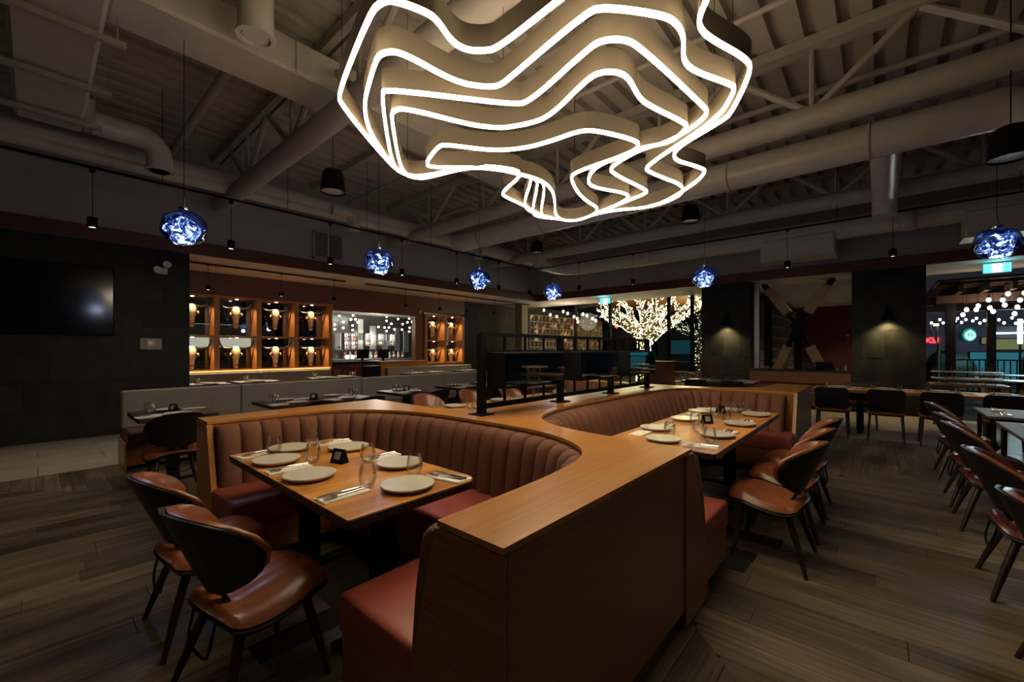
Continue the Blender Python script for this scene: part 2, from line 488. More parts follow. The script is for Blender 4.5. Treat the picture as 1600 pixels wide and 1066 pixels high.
o = far.build('tile_field', 'pale_tile', floor); o['kind'] = 'stuff'

# ------------------------------------------------------------------ walls
def slate(name, axis, plane, a0, a1, z0, z1, tw, th, depth=.10, face=-1):
    """a stone-clad wall face: joint-dark core with separate slate tiles standing proud of it"""
    core = MB()
    if axis == 'v': core.box(a0, plane+.012, z0, a1, plane+depth, z1)
    else: core.box(plane+.012, a0, z0, plane+depth, a1, z1)
    w_ = struct(core.build(name, 'slate_joint'))
    z = z0; r = 0
    while z < z1-.02:
        zt = min(z+th, z1); a = a0-(tw*.5*(r % 2)) - (tw*.2*(r % 3))
        while a < a1-.01:
            b = min(a+tw, a1); aa = max(a, a0)
            if b-aa > .03:
                pr = random.choice((0, .002, .004))
                m_ = MB()
                if axis == 'v': m_.box(aa+.0015, plane-pr, z+.0015, b-.0015, plane+.013, zt-.0015)
                else: m_.box(plane-pr, aa+.0015, z+.0015, plane+.013, b-.0015, zt-.0015)
                m_.build('tile', 'slate', w_)
            a += tw
        z += th; r += 1
    return w_
slate('wall_left', 'v', 9.75, -5, 1.91, 0, 3.24, .92, .46, .2)
struct(MB().box(1.70, 9.95, 0, 1.91, 12.0, 3.24).build('wall_left_return', 'slate'))
slate('wall_corner', 'v', 11.75, 10.66, 13.7, 0, 3.24, .9, .6, .2)
slate('pillar_1', 'u', 12.5, 2.58, 3.81, 0, 3.24, .41, .62, .55)
slate('pillar_2', 'u', 12.5, -.74, .49, 0, 3.24, .41, .62, .55)
struct(MB().box(-5, 9.75, 3.30, 12.7, 9.95, 5.35).build('wall_upper_left', 'grey_wall'))
struct(MB().box(12.5, -8, 3.30, 12.7, 9.75, 5.35).build('wall_upper_right', 'grey_wall'))
struct(MB().box(-5.1, -8, 0, -5, 9.95, 5.35).build('wall_behind_left', 'dark_wall'))
struct(MB().box(-5.1, -8.1, 0, 12.7, -8, 5.35).build('wall_behind_right', 'dark_wall'))
struct(MB().box(-5, 9.70, 3.24, 12.5, 9.75, 3.48, .004).build('trim_1', 'mahogany_u'))
struct(MB().box(12.45, -8, 3.24, 12.5, 9.70, 3.48, .004).build('trim_2', 'mahogany_v'))
struct(MB().box(1.70, 9.752, 3.24, 14.4, 16.2, 3.30).build('ceiling_1', 'soffit'))
struct(MB().box(12.502, -8, 3.24, 14.4, 9.751, 3.30).build('ceiling_2', 'soffit'))
# orange timber soffit outside, over the tree
struct(MB().box(14.42, 3.1, 3.76, 31.0, 11.4, 3.84).build('ceiling_3', wood('orange soffit boards', (.36, .15, .035), (.50, .23, .06), 0, .5, 2, 12)))

# ------------------------------------------------------------------ roof deck and trusses
dk = MB(); prof = []
v = -8.0; P_ = .31
while v < 9.75:
    prof += [(v, 5.20), (v+.185, 5.20), (v+.20, 5.31), (v+.295, 5.31)]; v += P_
vs = []; fs = []
for x in (-5, 12.5): vs += [(x, a, z) for a, z in prof]
n = len(prof)
for i in range(n-1): fs.append((i, n+i, n+i+1, i+1))
dk.add(vs, fs)
deck = struct(dk.build('ceiling', 'deck'))
struct(MB().box(-5, -8, 5.34, 12.5, 9.75, 5.40).build('roof_slab', 'dark_wall'))
def truss(u, label):
    t = thing('roof_truss', label, 'truss', (u, 0, 0), 0, 'tubular roof trusses')
    MB().tube([(0, -8, 4.25), (0, 9.74, 4.25)], .145, 20).build('bottom_chord', 'steel_paint', t, 30)
    c_ = MB().box(-.11, -8, 5.06, -.02, 9.74, 5.19); c_.box(.02, -8, 5.06, .11, 9.74, 5.19); c_.build('top_chord', 'steel_paint', t)
    for k in range(-4, 5):
        y = .62+1.87*k
        if not -7.9 < y < 9.5: continue
        for a, b, r in (((0, y, 4.37), (0, y, 5.1), .030), ((0, y-.06, 4.36), (0, y-.93, 5.1), .042), ((0, y+.06, 4.36), (0, y+.93, 5.1), .042)):
            if -8 < b[1] < 9.7: MB().tube([a, b], r, 8).build('web', 'steel_paint', t, 40)
for u, l in ((-1.45, 'grey tubular roof truss at the top left corner above the wide duct'),
             (2.38, 'grey tubular roof truss running from the left wall up behind the ring chandelier'),
             (6.2, 'long grey tubular roof truss sloping across the ceiling right of the chandelier'),
             (9.95, 'grey tubular roof truss nearest the window wall')):
    truss(u, l)
def pipe(name, pts, r, label, cat='pipe', mat='steel_paint', n=10):
    return tag(MB().tube(pts, r, n).build(name, mat, smooth=40), label, cat)
pipe('ceiling_pipe', [(1.57, 6.0, 4.9), (1.57, 9.74, 4.9)], .06, 'thick grey pipe stub dropping toward the left wall behind the long duct')
pipe('ceiling_pipe', [(6.85, -8, 4.86), (6.85, 9.74, 4.86)], .045, 'thin grey pipe above the long right truss')
pipe('ceiling_pipe', [(5.0, -8, 4.98), (5.0, 9.74, 4.98)], .035, 'thin grey pipe crossing the roof deck behind the chandelier')
pipe('ceiling_pipe', [(8.3, -8, 4.98), (8.3, 9.74, 4.98)], .035, 'thin grey pipe under the deck beyond the long right truss')
for u in (.45, 4.2, 8.0, 11.2):
    tag(MB().box(u-.05, -8, 5.08, u+.05, 9.74, 5.19).build('roof_joist', 'steel_paint'),
        {.45: 'flat grey roof joist over the wide duct', 4.2: 'flat grey roof joist above the ring chandelier',
         8.0: 'flat grey roof joist beyond the long right truss', 11.2: 'flat grey roof joist next to the window wall'}[u], 'joist')

# ------------------------------------------------------------------ ducts
def elbow(p0, d1, d2, r, n=6):
    """quarter bend centreline from p0 heading d1, turning to d2"""
    p0 = Vector(p0); d1 = Vector(d1); d2 = Vector(d2)
    return [tuple(p0 + d1*r*math.sin(PI/2*k/n) + d2*r*(1-math.cos(PI/2*k/n))) for k in range(n+1)]
def rod(parent, x, y, z0, z1, r=.006): MB().tube([(x, y, z0), (x, y, z1)], r, 6).build('hanger_rod', 'steel_paint', parent)
d = thing('box_duct', 'wide white wrapped box duct at the top left with three bars under it', 'duct')
MB().box(-.18, .5, 4.34, .41, 8.05, 4.72, .035).build('trunk', 'duct', d, 30)
for v in (5.31, 6.45, 7.52):
    MB().box(-.85, v-.028, 4.25, .56, v+.028, 4.305).build('support_bar', 'steel_paint', d)
    rod(d, .50, v, 4.3, 5.2); rod(d, -.5, v, 4.3, 5.2)
MB().box(.405, 7.55, 4.34, .50, 7.95, 4.66, .02).build('collar', 'duct', d)
d = thing('round_duct', 'short white round duct ending in a down-turned elbow beside the wide duct', 'duct')
MB().tube([(.49, 7.75, 4.42)]+elbow((.93, 7.75, 4.42), (1,0,0), (0,0,-1), .24)+[(1.17, 7.75, 4.02)], .15, 18).build('elbow', 'duct', d, 40)
MB().lathe([(.17, .0), (.17, .03), (.13, .03), (.12, -.0)], 20, (1.17, 7.75, 3.99)).build('outlet_ring', 'duct', d, 40)
rod(d, .9, 7.75, 4.5, 5.2)
d = thing('box_duct', 'long white box duct running under the deck toward the chandelier', 'duct')
MB().box(.42, 4.86, 4.52, 5.9, 5.48, 4.90, .03).build('trunk', 'duct', d, 30)
rod(d, 1.0, 5.5, 4.5, 5.2); rod(d, 1.9, 4.84, 4.5, 5.2)
d = thing('round_duct', 'long white round duct along the left wall with down-turned outlets', 'duct')
MB().tube([(-5, 8.8, 4.42), (11.0, 8.8, 4.42)], .19, 18).build('trunk', 'duct', d, 40)
for u in (4.55, 8.3):
    MB().tube([(u-.45, 8.62, 4.38)]+elbow((u-.16, 8.55, 4.36), (1,0,0), (0,0,-1), .16)+[(u, 8.55, 4.02)], .12, 16).build('outlet', 'duct', d, 40)
for u in (-1.5, 1.8, 3.6, 5.9, 7.6, 9.4): rod(d, u, 8.8, 4.6, 5.2)
d = thing('round_duct', 'large white round duct beneath the long right truss ending in an elbow', 'duct')
MB().tube([(6.92, 7.9, 4.06), (6.92, -.95, 4.06)]+elbow((6.92, -.95, 4.06), (0,-1,0), (0,0,-1), .26)+[(6.92, -1.21, 3.66)], .215, 20).build('trunk', 'duct', d, 40)
MB().lathe([(.25, 0), (.25, .04), (.20, .05), (.18, 0)], 20, (6.92, -1.21, 3.62)).build('outlet_ring', 'duct', d, 40)
for v in (.1, 1.7, 3.4, 5.2, 7.0):
    MB().tube([(6.92+.225*math.cos(a), v, 4.06+.225*math.sin(a)) for a in [k*PI/8 for k in range(16)]], .012, 6, True).build('strap', 'steel_paint', d)
    rod(d, 6.92, v, 4.27, 5.2)
d = thing('round_duct', 'white round cross duct from the large duct toward the window wall', 'duct')
MB().tube([(7.1, -.06, 4.05), (9.35, -.06, 4.05)]+elbow((9.35, -.06, 4.05), (1,0,0), (0,0,-1), .2)+[(9.55, -.06, 3.72)], .165, 18).build('trunk', 'duct', d, 40)
rod(d, 8.4, -.06, 4.2, 5.2)
d = thing('round_duct', 'white round duct running along the top of the window wall', 'duct')
MB().tube([(11.3, -8, 4.02), (11.3, 6.9, 4.02)]+elbow((11.3, 6.9, 4.02), (0,1,0), (-1,0,0), .7, 8)+[(9.9, 7.6, 4.02)], .23, 18).build('trunk', 'duct', d, 40)
MB().tube([(11.05, -.4, 3.98)]+elbow((10.9, -.4, 3.98), (-1,0,0), (0,0,-1), .16)+[(10.74, -.4, 3.68)], .13, 16).build('outlet', 'duct', d, 40)
for v in (-1.5, .3, 2.4, 4.6, 6.5): rod(d, 11.3, v, 4.2, 5.2)
for (v0, v1), l in (((.71, 2.07), 'boxy white air plenum hanging from the duct above the crossed timber brace'),
                    ((-2.2, -1.15), 'boxy white air plenum hanging from the duct above the right window opening')):
    d = thing('air_plenum', l, 'plenum')
    MB().box(11.02, v0, 3.46, 11.55, v1, 3.92, .02).build('box', 'duct', d, 30)
    MB().box(10.99, v0-.02, 3.44, 11.58, v1+.02, 3.47).build('flange', 'duct', d)
d = thing('round_diffuser', 'round white vertical duct with open end at the top of the frame', 'diffuser', (1.37, 4.42, 4.38))
MB().lathe([(.15, .82), (.15, .03), (.165, .03), (.165, 0), (.125, 0), (.12, .06), (.115, .07)], 22).build('drop', 'duct', d, 40)
MB().lathe([(.0, .018), (.108, .018), (.108, .03), (0, .03)], 20).build('damper_plate', 'duct', d, 40)
# vent grille on the left upper wall
d = thing('vent_grille', 'grey louvred return grille on the wall above the skull cases', 'vent', (4.54, 9.75, 3.85))
MB().box(-.36, -.02, -.32, .36, 0, .32).build('backing', 'black', d)
f_ = MB()
for a in ((-.36, -.035, -.32, -.32, -.015, .32), (.32, -.035, -.32, .36, -.015, .32), (-.36, -.035, .28, .36, -.015, .32), (-.36, -.035, -.32, .36, -.015, -.28), (-.02, -.035, -.3, .02, -.015, .3)): f_.box(*a)
f_.build('frame', 'grey_wall', d)
for k in range(11): MB().box(-.33, -.034, -.265+.05*k, .33, -.018, -.245+.05*k).build('slat', 'grey_wall', d)
# ------------------------------------------------------------------ ring chandelier: five closed light ribbons
LOOPS = dict(
A=[(1.22,2.48),(1.29,2.6),(2.01,3.14),(2.17,3.2),(2.31,3.17),(2.43,2.71),(2.55,2.52),(2.78,2.38),(2.9,2.43),(3.08,2.85),(3.19,2.9),(3.55,2.92),(3.87,2.99),(4.11,2.92),(4.37,2.81),(4.26,2.36),(4.52,1.86),(4.15,1.34),(3.92,1.16),(3.82,1.15),(3.37,1.33),(3.11,.81),(3.05,.74),(2.66,.54),(2.53,.54),(2.23,.65),(2.12,.66),(2.05,.63),(1.97,.57),(1.9,.55),(1.74,.57),(1.59,.68),(1.53,.81),(1.55,1.07),(1.59,1.49),(1.56,1.56),(1.49,1.63),(1.4,1.64),(1.28,1.59),(1.21,1.58),(1.06,1.64),(1.03,1.69),(1.03,1.79)],
B=[(1.45,2.64),(1.97,3.1),(2.15,3.19),(2.3,3.16),(2.43,2.7),(2.55,2.52),(2.95,2.38),(3.03,2.42),(3.5,2.92),(3.79,3.01),(4.1,2.92),(4.36,2.81),(4.23,2.35),(4.52,1.85),(4.23,1.37),(3.58,1.54),(3.44,1.51),(3.07,.83),(2.78,.65),(2.71,.66),(2.44,.79),(2.3,.8),(2.16,.74),(2.04,.73),(1.94,.76),(1.71,.95),(1.69,1.03),(1.8,1.58),(1.82,1.7),(1.77,1.77),(1.62,1.87),(1.27,1.89),(1.21,1.96),(1.21,2.05)],
C=[(1.39,2.29),(2.01,3.13),(2.16,3.19),(2.3,3.16),(2.43,2.7),(2.55,2.51),(2.99,2.36),(3.12,2.41),(3.76,3.01),(3.94,3.03),(4.09,2.91),(4.36,2.81),(4.22,2.34),(4.1,1.95),(4.03,1.74),(3.93,1.72),(3.36,1.79),(3.24,1.72),(3.11,1.39),(3.15,1.21),(3.04,.96),(2.93,.85),(2.84,.85),(2.05,.93),(1.95,.97),(1.89,1.05),(1.89,1.13),(2.06,1.66),(2.01,1.76),(1.39,2.22)],
D=[(1.57,2.46),(2.14,3.19),(2.31,3.17),(2.36,3.04),(2.43,2.7),(2.55,2.51),(3.05,2.34),(3.23,2.41),(3.94,3.03),(4.08,2.9),(4.36,2.81),(4.21,2.33),(4.06,1.94),(3.89,1.9),(3.58,2.06),(3.4,2.06),(3.15,1.84),(3.11,1.51),(3.09,1.38),(3.16,1.18),(3.02,1.01),(2.94,1.01),(2.58,1.11),(2.46,1.12),(2.24,1.08),(2.15,1.11),(2.1,1.17),(2.09,1.25),(2.26,1.63),(2.26,1.8),(2.13,2.08),(1.57,2.3),(1.54,2.38)],
E=[(2.15,2.86),(2.03,2.53),(2.06,2.47),(2.37,2.27),(2.5,2.05),(2.54,1.83),(2.55,1.62),(2.61,1.52),(2.92,1.37),(3.04,1.37),(3.11,1.48),(3.12,2.02),(3.23,2.13),(3.72,2.31),(4.2,2.33),(4.35,2.8),(4.07,2.9),(3.47,2.47),(3.19,2.35),(2.95,2.35),(2.55,2.51),(2.24,2.88)])
ch = thing('ring_chandelier', 'large suspended chandelier of five nested wavy glowing ribbon loops', 'chandelier', (0, 0, 0))
def ribbon(pts, z0, z1, half):
    n = len(pts); vs = []; fs = []
    for i in range(n):
        a = Vector(pts[i-1]); b = Vector(pts[i]); c_ = Vector(pts[(i+1) % n])
        t = ((b-a).normalized()+(c_-b).normalized()); t = t.normalized() if t.length > 1e-6 else (c_-b).normalized()
        nn = Vector((-t.y, t.x))*half
        for s, z in ((-1, z0), (1, z0), (1, z1), (-1, z1)): vs.append((b.x+s*nn.x, b.y+s*nn.y, z))
    for i in range(n):
        j = (i+1) % n
        for k in range(4):
            l = (k+1) % 4; fs.append((i*4+k, j*4+k, j*4+l, i*4+l))
    return MB().add(vs, fs)
for k, (key, p) in enumerate(LOOPS.items()):
    p = chaikin(p, 3, True); z = 3.0+.004*(4-k)
    body = ribbon(p, z+.012, z+.135, .009).build('ribbon', 'ribbon', ch, 50)
    ribbon(p, z-.008, z+.0125, .0092).build('led_tube', 'led', body, 50)
    ribbon(p, z+.1346, z+.1353, .0072).build('added_uplight', 'uplight_fill', body, 50)  # unseen strip added on the ribbon top to light the ceiling
for x, y in ((1.55, 1.0), (1.1, 1.75), (2.75, .66), (3.1, .86), (2.2, 3.18), (4.3, 1.5), (4.35, 2.8), (3.1, 2.0), (1.25, 2.5), (2.4, 2.2)):
    MB().tube([(x, y, 3.13), (x, y, 5.2)], .0022, 5).build('suspension_cable', 'black', ch)

# ------------------------------------------------------------------ blue glass globe pendants
gl = thing('globe_pendant', 'blue', 'pendant lamp')
def wob(seed, amp):
    r = random.Random(seed); ks = [(Vector((r.uniform(-1,1), r.uniform(-1,1), r.uniform(-1,1))).normalized(), r.uniform(1.5, 3), r.uniform(0, 6)) for _ in range(7)]
    return lambda d: 1+amp*sum(math.sin(3*f*d.dot(k)+p) for k, f, p in ks)/3
MB().sphere((0, 0, 0), .195, .195, .172, 40, 26, wob(3, .055)).build('shade', 'blue_glass', gl, 180)
MB().sphere((0, .0, -.03), .125, .125, .115, 36, 22, wob(8, .28)).build('glass_core', 'globe_core', gl, 180)
MB().lathe([(.0, .17), (.045, .17), (.05, .19), (.045, .205), (.012, .215), (.010, .30), (0, .30)], 16).build('cap', 'chrome', gl, 40)
MB().tube([(0, 0, 0.05), (0, 0, 1)], .003, 6).build('cord', 'black', gl)
gk = Kind(gl)
for i, (x, y, l) in enumerate(((.97, 5.18, 'blue glass globe pendant above the left booth chairs, largest in the left row'),
        (3.12, 5.18, 'blue glass globe pendant in front of the bar, second of the left row'),
        (5.04, 5.18, 'blue glass globe pendant in front of the right-hand skull case'),
        (7.2, 5.18, 'blue glass globe pendant in the far corner near the lattice shelf'),
        (7.38, 2.2, 'blue glass globe pendant hanging before the stone pillar beside the lit tree'),
        (7.22, -1.0, 'blue glass globe pendant directly above the cyan exit sign on the right'))):
    hang(gk.put((x, y, 2.65), i*1.3, l, 'blue glass globe pendants'), 4.525 if i < 3 else 5.25)
    light('POINT', 'globe light', (x, y, 2.40), 5, (.55, .68, 1), .08)

# ------------------------------------------------------------------ black track with cylinder spots
def track(pts, label):
    t = thing('lighting_track', label, 'track')
    for a, b in zip(pts, pts[1:]): MB().bar(a, b, .034, .03).build('rail', 'black', t)
    return t
t = track([(-1.3, 7.75, 3.83), (9.85, 7.75, 3.83), (9.85, -2.9, 3.83), (-1.3, -2.9, 3.83), (-1.3, 7.75, 3.83)], 'black lighting track hung in a loop around the dining room over the cylinder spots')  # sides behind the camera are added to carry the fill pendants
for x, y in ((-1, 7.75), (1.2, 7.75), (2.9, 7.75), (4.4, 7.75), (6.0, 7.75), (7.6, 7.75), (9.85, 7.7), (9.85, 5.4), (9.85, 3.0), (9.85, .6), (9.85, -1.6)):
    MB().tube([(x, y, 3.84), (x, y, 5.2)], .004, 6).build('hanger_rod', 'black', t)
cy = thing('cylinder_pendant', 'x', 'pendant lamp')
MB().lathe([(0, .135), (.048, .135), (.052, .13), (.052, 0), (.045, 0), (.042, .02), (.0, .02)], 18).build('housing', 'black', cy, 40)
MB().lathe([(0, .012), (.041, .012), (.041, .018), (0, .018)], 16).build('lens', 'spot_glow', cy)
MB().tube([(0, 0, .13), (0, 0, .76)], .0045, 6).build('cord', 'black', cy)
MB().lathe([(0, .725), (.03, .725), (.03, .775), (0, .775)], 12).build('track_adapter', 'black', cy, 40)
ck = Kind(cy)
POS = ['first', 'second', 'third', 'fourth', 'fifth', 'sixth', 'seventh']
for i, (x, y) in enumerate(((.49, 7.75), (2.05, 7.75), (3.65, 7.75), (5.22, 7.75), (6.78, 7.75), (8.27, 7.75), (9.6, 7.75))):
    ck.put((x, y, 3.04), 0, 'black cylinder pendant on the left track, %s from the television end' % POS[i], 'cylinder pendants')
    light('SPOT', 'cylinder spot', (x, y, 3.03), 42, (1, .80, .55), .04, (x, y, 0), math.radians(78), .7)
for i, (x, y) in enumerate(((9.85, 6.2), (9.85, 4.63), (9.85, 1.38), (9.85, -.17), (9.85, -1.75))):
    ck.put((x, y, 3.06), 0, 'black cylinder pendant on the window-side track, %s from the room corner' % POS[i], 'cylinder pendants')
    light('SPOT', 'cylinder spot', (x, y, 3.05), 16, (1, .80, .55), .04, (x, y, 0), math.radians(78), .7)
# unseen pendants added behind the camera to fill the dark panels and floor
for i, (x, y) in enumerate(((.4, -2.9), (2.2, -2.9), (4.0, -2.9), (5.8, -2.9), (7.6, -2.9))):
    ck.put((x, y, 3.06), 0, 'added cylinder pendant on the aisle track behind the right tables, %s from the viewer' % POS[i], 'added aisle cylinder pendants')
    light('SPOT', 'cylinder spot', (x, y, 3.05), 9, (1, .78, .52), .05, (x, y+.9, 0), math.radians(125), .9)  # added fill spot from behind the camera
for i, (x, y) in enumerate(((-1.3, .2), (-1.3, 2.0), (-1.3, 3.8), (-1.3, 5.6))):
    ck.put((x, y, 3.06), 0, 'added cylinder pendant on the rear track left of the viewer, %s from the viewer' % POS[i], 'rear cylinder pendants')
    light('SPOT', 'cylinder spot', (x, y, 3.05), 7, (1, .78, .52), .05, (x+.9, y, 0), math.radians(125), .9)  # added fill spot for the chairs and left floor
# second pair of tracks under the bar soffit
track([(1.95, 10.5, 3.215), (5.35, 10.5, 3.215)], 'short black track under the bar soffit over the skull cases')
track([(5.9, 10.5, 3.215), (13.0, 10.5, 3.215)], 'long black track under the bar soffit in front of the bar')
for i, (x, z) in enumerate(((2.37, 0), (3.79, 0), (5.05, 0), (7.21, 0), (8.47, 0), (9.65, 0), (10.97, 0))):
    ck.put((x, 10.5, 2.68), 0, 'black cylinder pendant below the bar soffit, %s counted from the stone wall' % POS[i], 'bar soffit cylinder pendants', None, (1, 1, .70))
    light('SPOT', 'soffit fill', (x, 10.5, 2.70), 24, (1, .86, .66), .05, (x, 10.4, 3.3), math.radians(165), .9)  # upward spot added at each pendant to brighten the soffit
    light('SPOT', 'cylinder spot', (x, 10.5, 2.66), 42, (1, .78, .5), .04, (x, 10.5, 0), math.radians(70), .7)
# black bell pendants high up
bl = thing('bell_pendant', 'x', 'pendant lamp')
MB().lathe([(0, .30), (.10, .30), (.135, .26), (.165, .0), (.158, 0), (.128, .25), (.09, .285), (0, .285)], 24).build('shade', 'black', bl, 50)
MB().lathe([(0, .02), (.152, .02), (.152, .03), (0, .03)], 24).build('diffuser', 'lens', bl)
MB().tube([(0, 0, .1), (0, 0, 1)], .005, 6).build('cord', 'black', bl)
bk = Kind(bl)
for x, y, z, l in ((2.72, 5.69, 3.62, 'black bell pendant with pale diffuser left of the chandelier'), (8.06, 2.65, 3.82, 'black bell pendant below the right end of the chandelier'),
                   (8.6, 6.7, 3.95, 'small dark bell pendant high near the room corner'), (6.15, -.94, 3.27, 'large black bell pendant at the right edge of the picture')):
    hang(bk.put((x, y, z), 0, l, 'bell pendants'), 5.25)
# clear sprinkler rosettes on the deck
for x, y, l in ((1.5, 5.9, 'small clear lamp cluster on the deck by the long left duct'), (5.3, 4.4, 'small clear lamp cluster under the deck below the chandelier'),
                (3.0, 3.6, 'small clear lamp cluster under the deck behind the ring loops')):
    s_ = MB()
    for k in range(6): s_.sphere((x+.05*math.cos(k), y+.05*math.sin(k), 4.95+.03*(k % 2)), .022, nu=8, nv=5)
    s_.tube([(x, y, 4.97), (x, y, 5.2)], .008, 6)
    tag(s_.build('lamp_cluster', 'chrome', smooth=60), l, 'lamp cluster')
# ------------------------------------------------------------------ central oak partition with four booth recesses
cut1 = [(.82,1.03),(1.2,1.035),(1.45,1.045),(1.7,1.08),(1.85,1.14),(1.97,1.24),(2.07,1.41),(2.14,1.6),(2.17,1.85),(2.175,2.16),(2.17,2.57),(2.14,2.85),(2.08,3.08),(1.99,3.28),(1.86,3.45),(1.68,3.57),(1.45,3.63),(1.2,3.65),(.82,3.66)]
cut1 = resample(chaikin(cut1, 2), .06)
cut2 = [(2.30,.75),(2.30,1.1),(2.31,1.4),(2.37,1.67),(2.47,1.86),(2.62,2.0),(2.85,2.10),(3.2,2.17),(3.6,2.19),(4.9,2.19),(5.4,2.17),(5.75,2.08),(5.95,1.92),(6.06,1.65),(6.08,1.3),(6.08,.75)]
cut2 = resample(chaikin(cut2, 2), .06)
cut4 = [(6.08,4.09),(6.08,3.1),(6.04,2.85),(5.9,2.70),(5.6,2.65),(2.85,2.65),(2.6,2.68),(2.44,2.78),(2.38,2.98),(2.37,3.3),(2.37,4.0)]
cut4 = resample(chaikin(cut4, 2), .08)
cut3 = [(8.32-x, 4.84-y) for x, y in cut1]
outline = [(.82,.75)] + cut2 + [(7.5,.75)] + [(7.5, cut3[-1][1])] + cut3[::-1][1:] + [(7.5,4.09)] + cut4 + [(.82,3.95)] + cut1[::-1]
pt = thing('booth_partition', 'curving oak veneer booth partition with wide flat top in the middle of the room', 'partition')
MB().slab(outline, .901, .92).build('top', 'oak_u', pt)
MB().slab(inset(outline, .004), .10, .897).build('carcass', 'oak_dark_u', pt)
MB().slab(inset(outline, .018), .897, .901).build('shadow_gap', 'black', pt)
MB().slab(inset(outline, .07), 0, .10).build('plinth', 'black', pt)
def trap(u0, u1, poly):   # (v, z) polygon extruded along u
    n = len(poly); vs = [(u, a, b) for u in (u0, u1) for a, b in poly]
    return MB().add(vs, [tuple(range(n-1, -1, -1)), tuple(range(n, 2*n))] + [(i, (i+1) % n, n+(i+1) % n, n+i) for i in range(n)])
trap(.815, .85, [(.752,.02),(1.19,.02),(1.165,.40),(1.035,.897),(.752,.897)]).build('end_panel', 'oak_dark_v', pt)
trap(.815, .85, [(3.50,.02),(3.94,.02),(3.94,.897),(3.655,.897),(3.52,.40)]).build('end_panel', 'oak_v', pt)
def trapv(v0, v1, poly):
    m_ = trap(v0, v1, poly); m_.v = [(b, a, z) for a, b, z in m_.v]; m_.f = [f[::-1] for f in m_.f]; return m_
trapv(.745, .78, [(2.20,.02),(2.56,.02),(2.52,.40),(2.31,.897),(2.20,.897)]).build('end_panel', 'oak_dark_u', pt)
trapv(.745, .78, [(5.84,.02),(6.2,.02),(6.2,.897),(6.07,.897),(5.88,.40)]).build('end_panel', 'oak_dark_u', pt)
# vertical edge strip and shadow joints on the near outer panel
MB().box(.8125, .7465, .02, .8300, .7525, .897).build('corner_strip', 'oak_dark_v', pt)
MB().box(.830, .7475, .02, .834, .752, .897).build('corner_groove', 'black', pt)

def booth(label, path, inner, off_bot, seat_front_mat='vinyl', width=.142, sgn=1):
    """fixed bench: ribbed backrest channels following the recess, seat cushion, wooden base"""
    b = thing('booth_bench', label, 'bench')
    pts = resample(path, width/6)
    # run normals pointing into the recess
    P_ = [Vector(p) for p in pts]; n = len(P_); nor = []
    for i in range(n):
        t = (P_[min(i+2, n-1)]-P_[max(i-2, 0)]).normalized(); nor.append(Vector((-t.y, t.x))*sgn)
    prof = [(.40, off_bot), (.50, off_bot*.96), (.64, off_bot*.78+.01), (.76, off_bot*.55+.02), (.84, off_bot*.38+.025), (.872, off_bot*.28+.018), (.886, off_bot*.14+.008), (.888, .0)]
    k = 0
    while k+6 <= n-1:
        vs = []; fs = []; cols = 9
        for j, (z, o) in enumerate(prof):
            last = (j == len(prof)-1)
            for c_ in range(cols):
                i = min(max(c_-1, 0), 6); u = i/6
                bul = (math.sin(PI*min(max(u, .0), 1)))**.45*.032 if 0 < i < 6 else 0
                p = P_[k+i]
                q = p + (nor[k+i]*(0 if c_ in (0, cols-1) else (o + (0 if last else bul*(1 if j < 5 else .5))) ))
                zz = z + (0 if c_ in (0, cols-1) or j < 5 else (bul*.35-.006))
                vs.append((q.x, q.y, min(zz, .8875)))
        for j in range(len(prof)-1):
            for c_ in range(cols-1):
                a = j*cols+c_; f = (a, a+1, a+cols+1, a+cols); fs.append(f if sgn < 0 else f[::-1])
        MB().add(vs, fs).build('backrest_channel', 'channel', b, 65)
        k += 6
    outer = [tuple(P_[i]+nor[i]*.03) for i in range(0, n, 3)]
    if outer[-1] != tuple(P_[-1]+nor[-1]*.03): outer.append(tuple(P_[-1]+nor[-1]*.03))
    poly = outer + inner
    if sum(poly[i-1][0]*poly[i][1]-poly[i][0]*poly[i-1][1] for i in range(len(poly))) < 0: poly = poly[::-1]
    m_ = MB(); q1 = inset(poly, .006); q2 = inset(poly, .02); N_ = len(poly); vs = []; fs = []
    for r, z in ((poly, .30), (poly, .435), (q1, .452), (q2, .46)): vs += [(x, y, z) for x, y in r]
    for j in range(3):
        for i in range(N_): l = (i+1) % N_; fs.append((j*N_+i, j*N_+l, (j+1)*N_+l, (j+1)*N_+i))
    fs.append(tuple(range(N_-1, -1, -1))); fs.append(tuple(range(3*N_, 4*N_)))
    m_.add(vs, fs).build('seat_cushion', seat_front_mat, b, 50)
    MB().slab(inset(poly, .008), .09, .30).build('seat_base', 'oak_dark_u', b)
    MB().slab(inset(poly, .06), 0, .09).build('plinth', 'black', b)
    return b
booth('near ribbed brown booth bench with rust seat curving round the front table', cut1,
      [(.82,3.08),(1.46,3.08),(1.53,3.05),(1.56,2.98),(1.56,1.76),(1.53,1.69),(1.46,1.66),(.82,1.66)], .13, sgn=1)
booth('long ribbed brown booth bench with rust seat behind the eight-setting table', cut2,
      [(5.60,.75),(5.60,1.58),(5.53,1.66),(2.85,1.66),(2.78,1.58),(2.78,1.4),(2.98,1.2),(3.0,.75)], .235, sgn=-1)
booth('booth bench facing the bar on the hidden side of the oak partition', cut4[::-1],
      [(5.60,4.05),(5.60,3.2),(5.53,3.13),(2.95,3.13),(2.88,3.2),(2.88,4.0)], .13, sgn=1, width=.16)

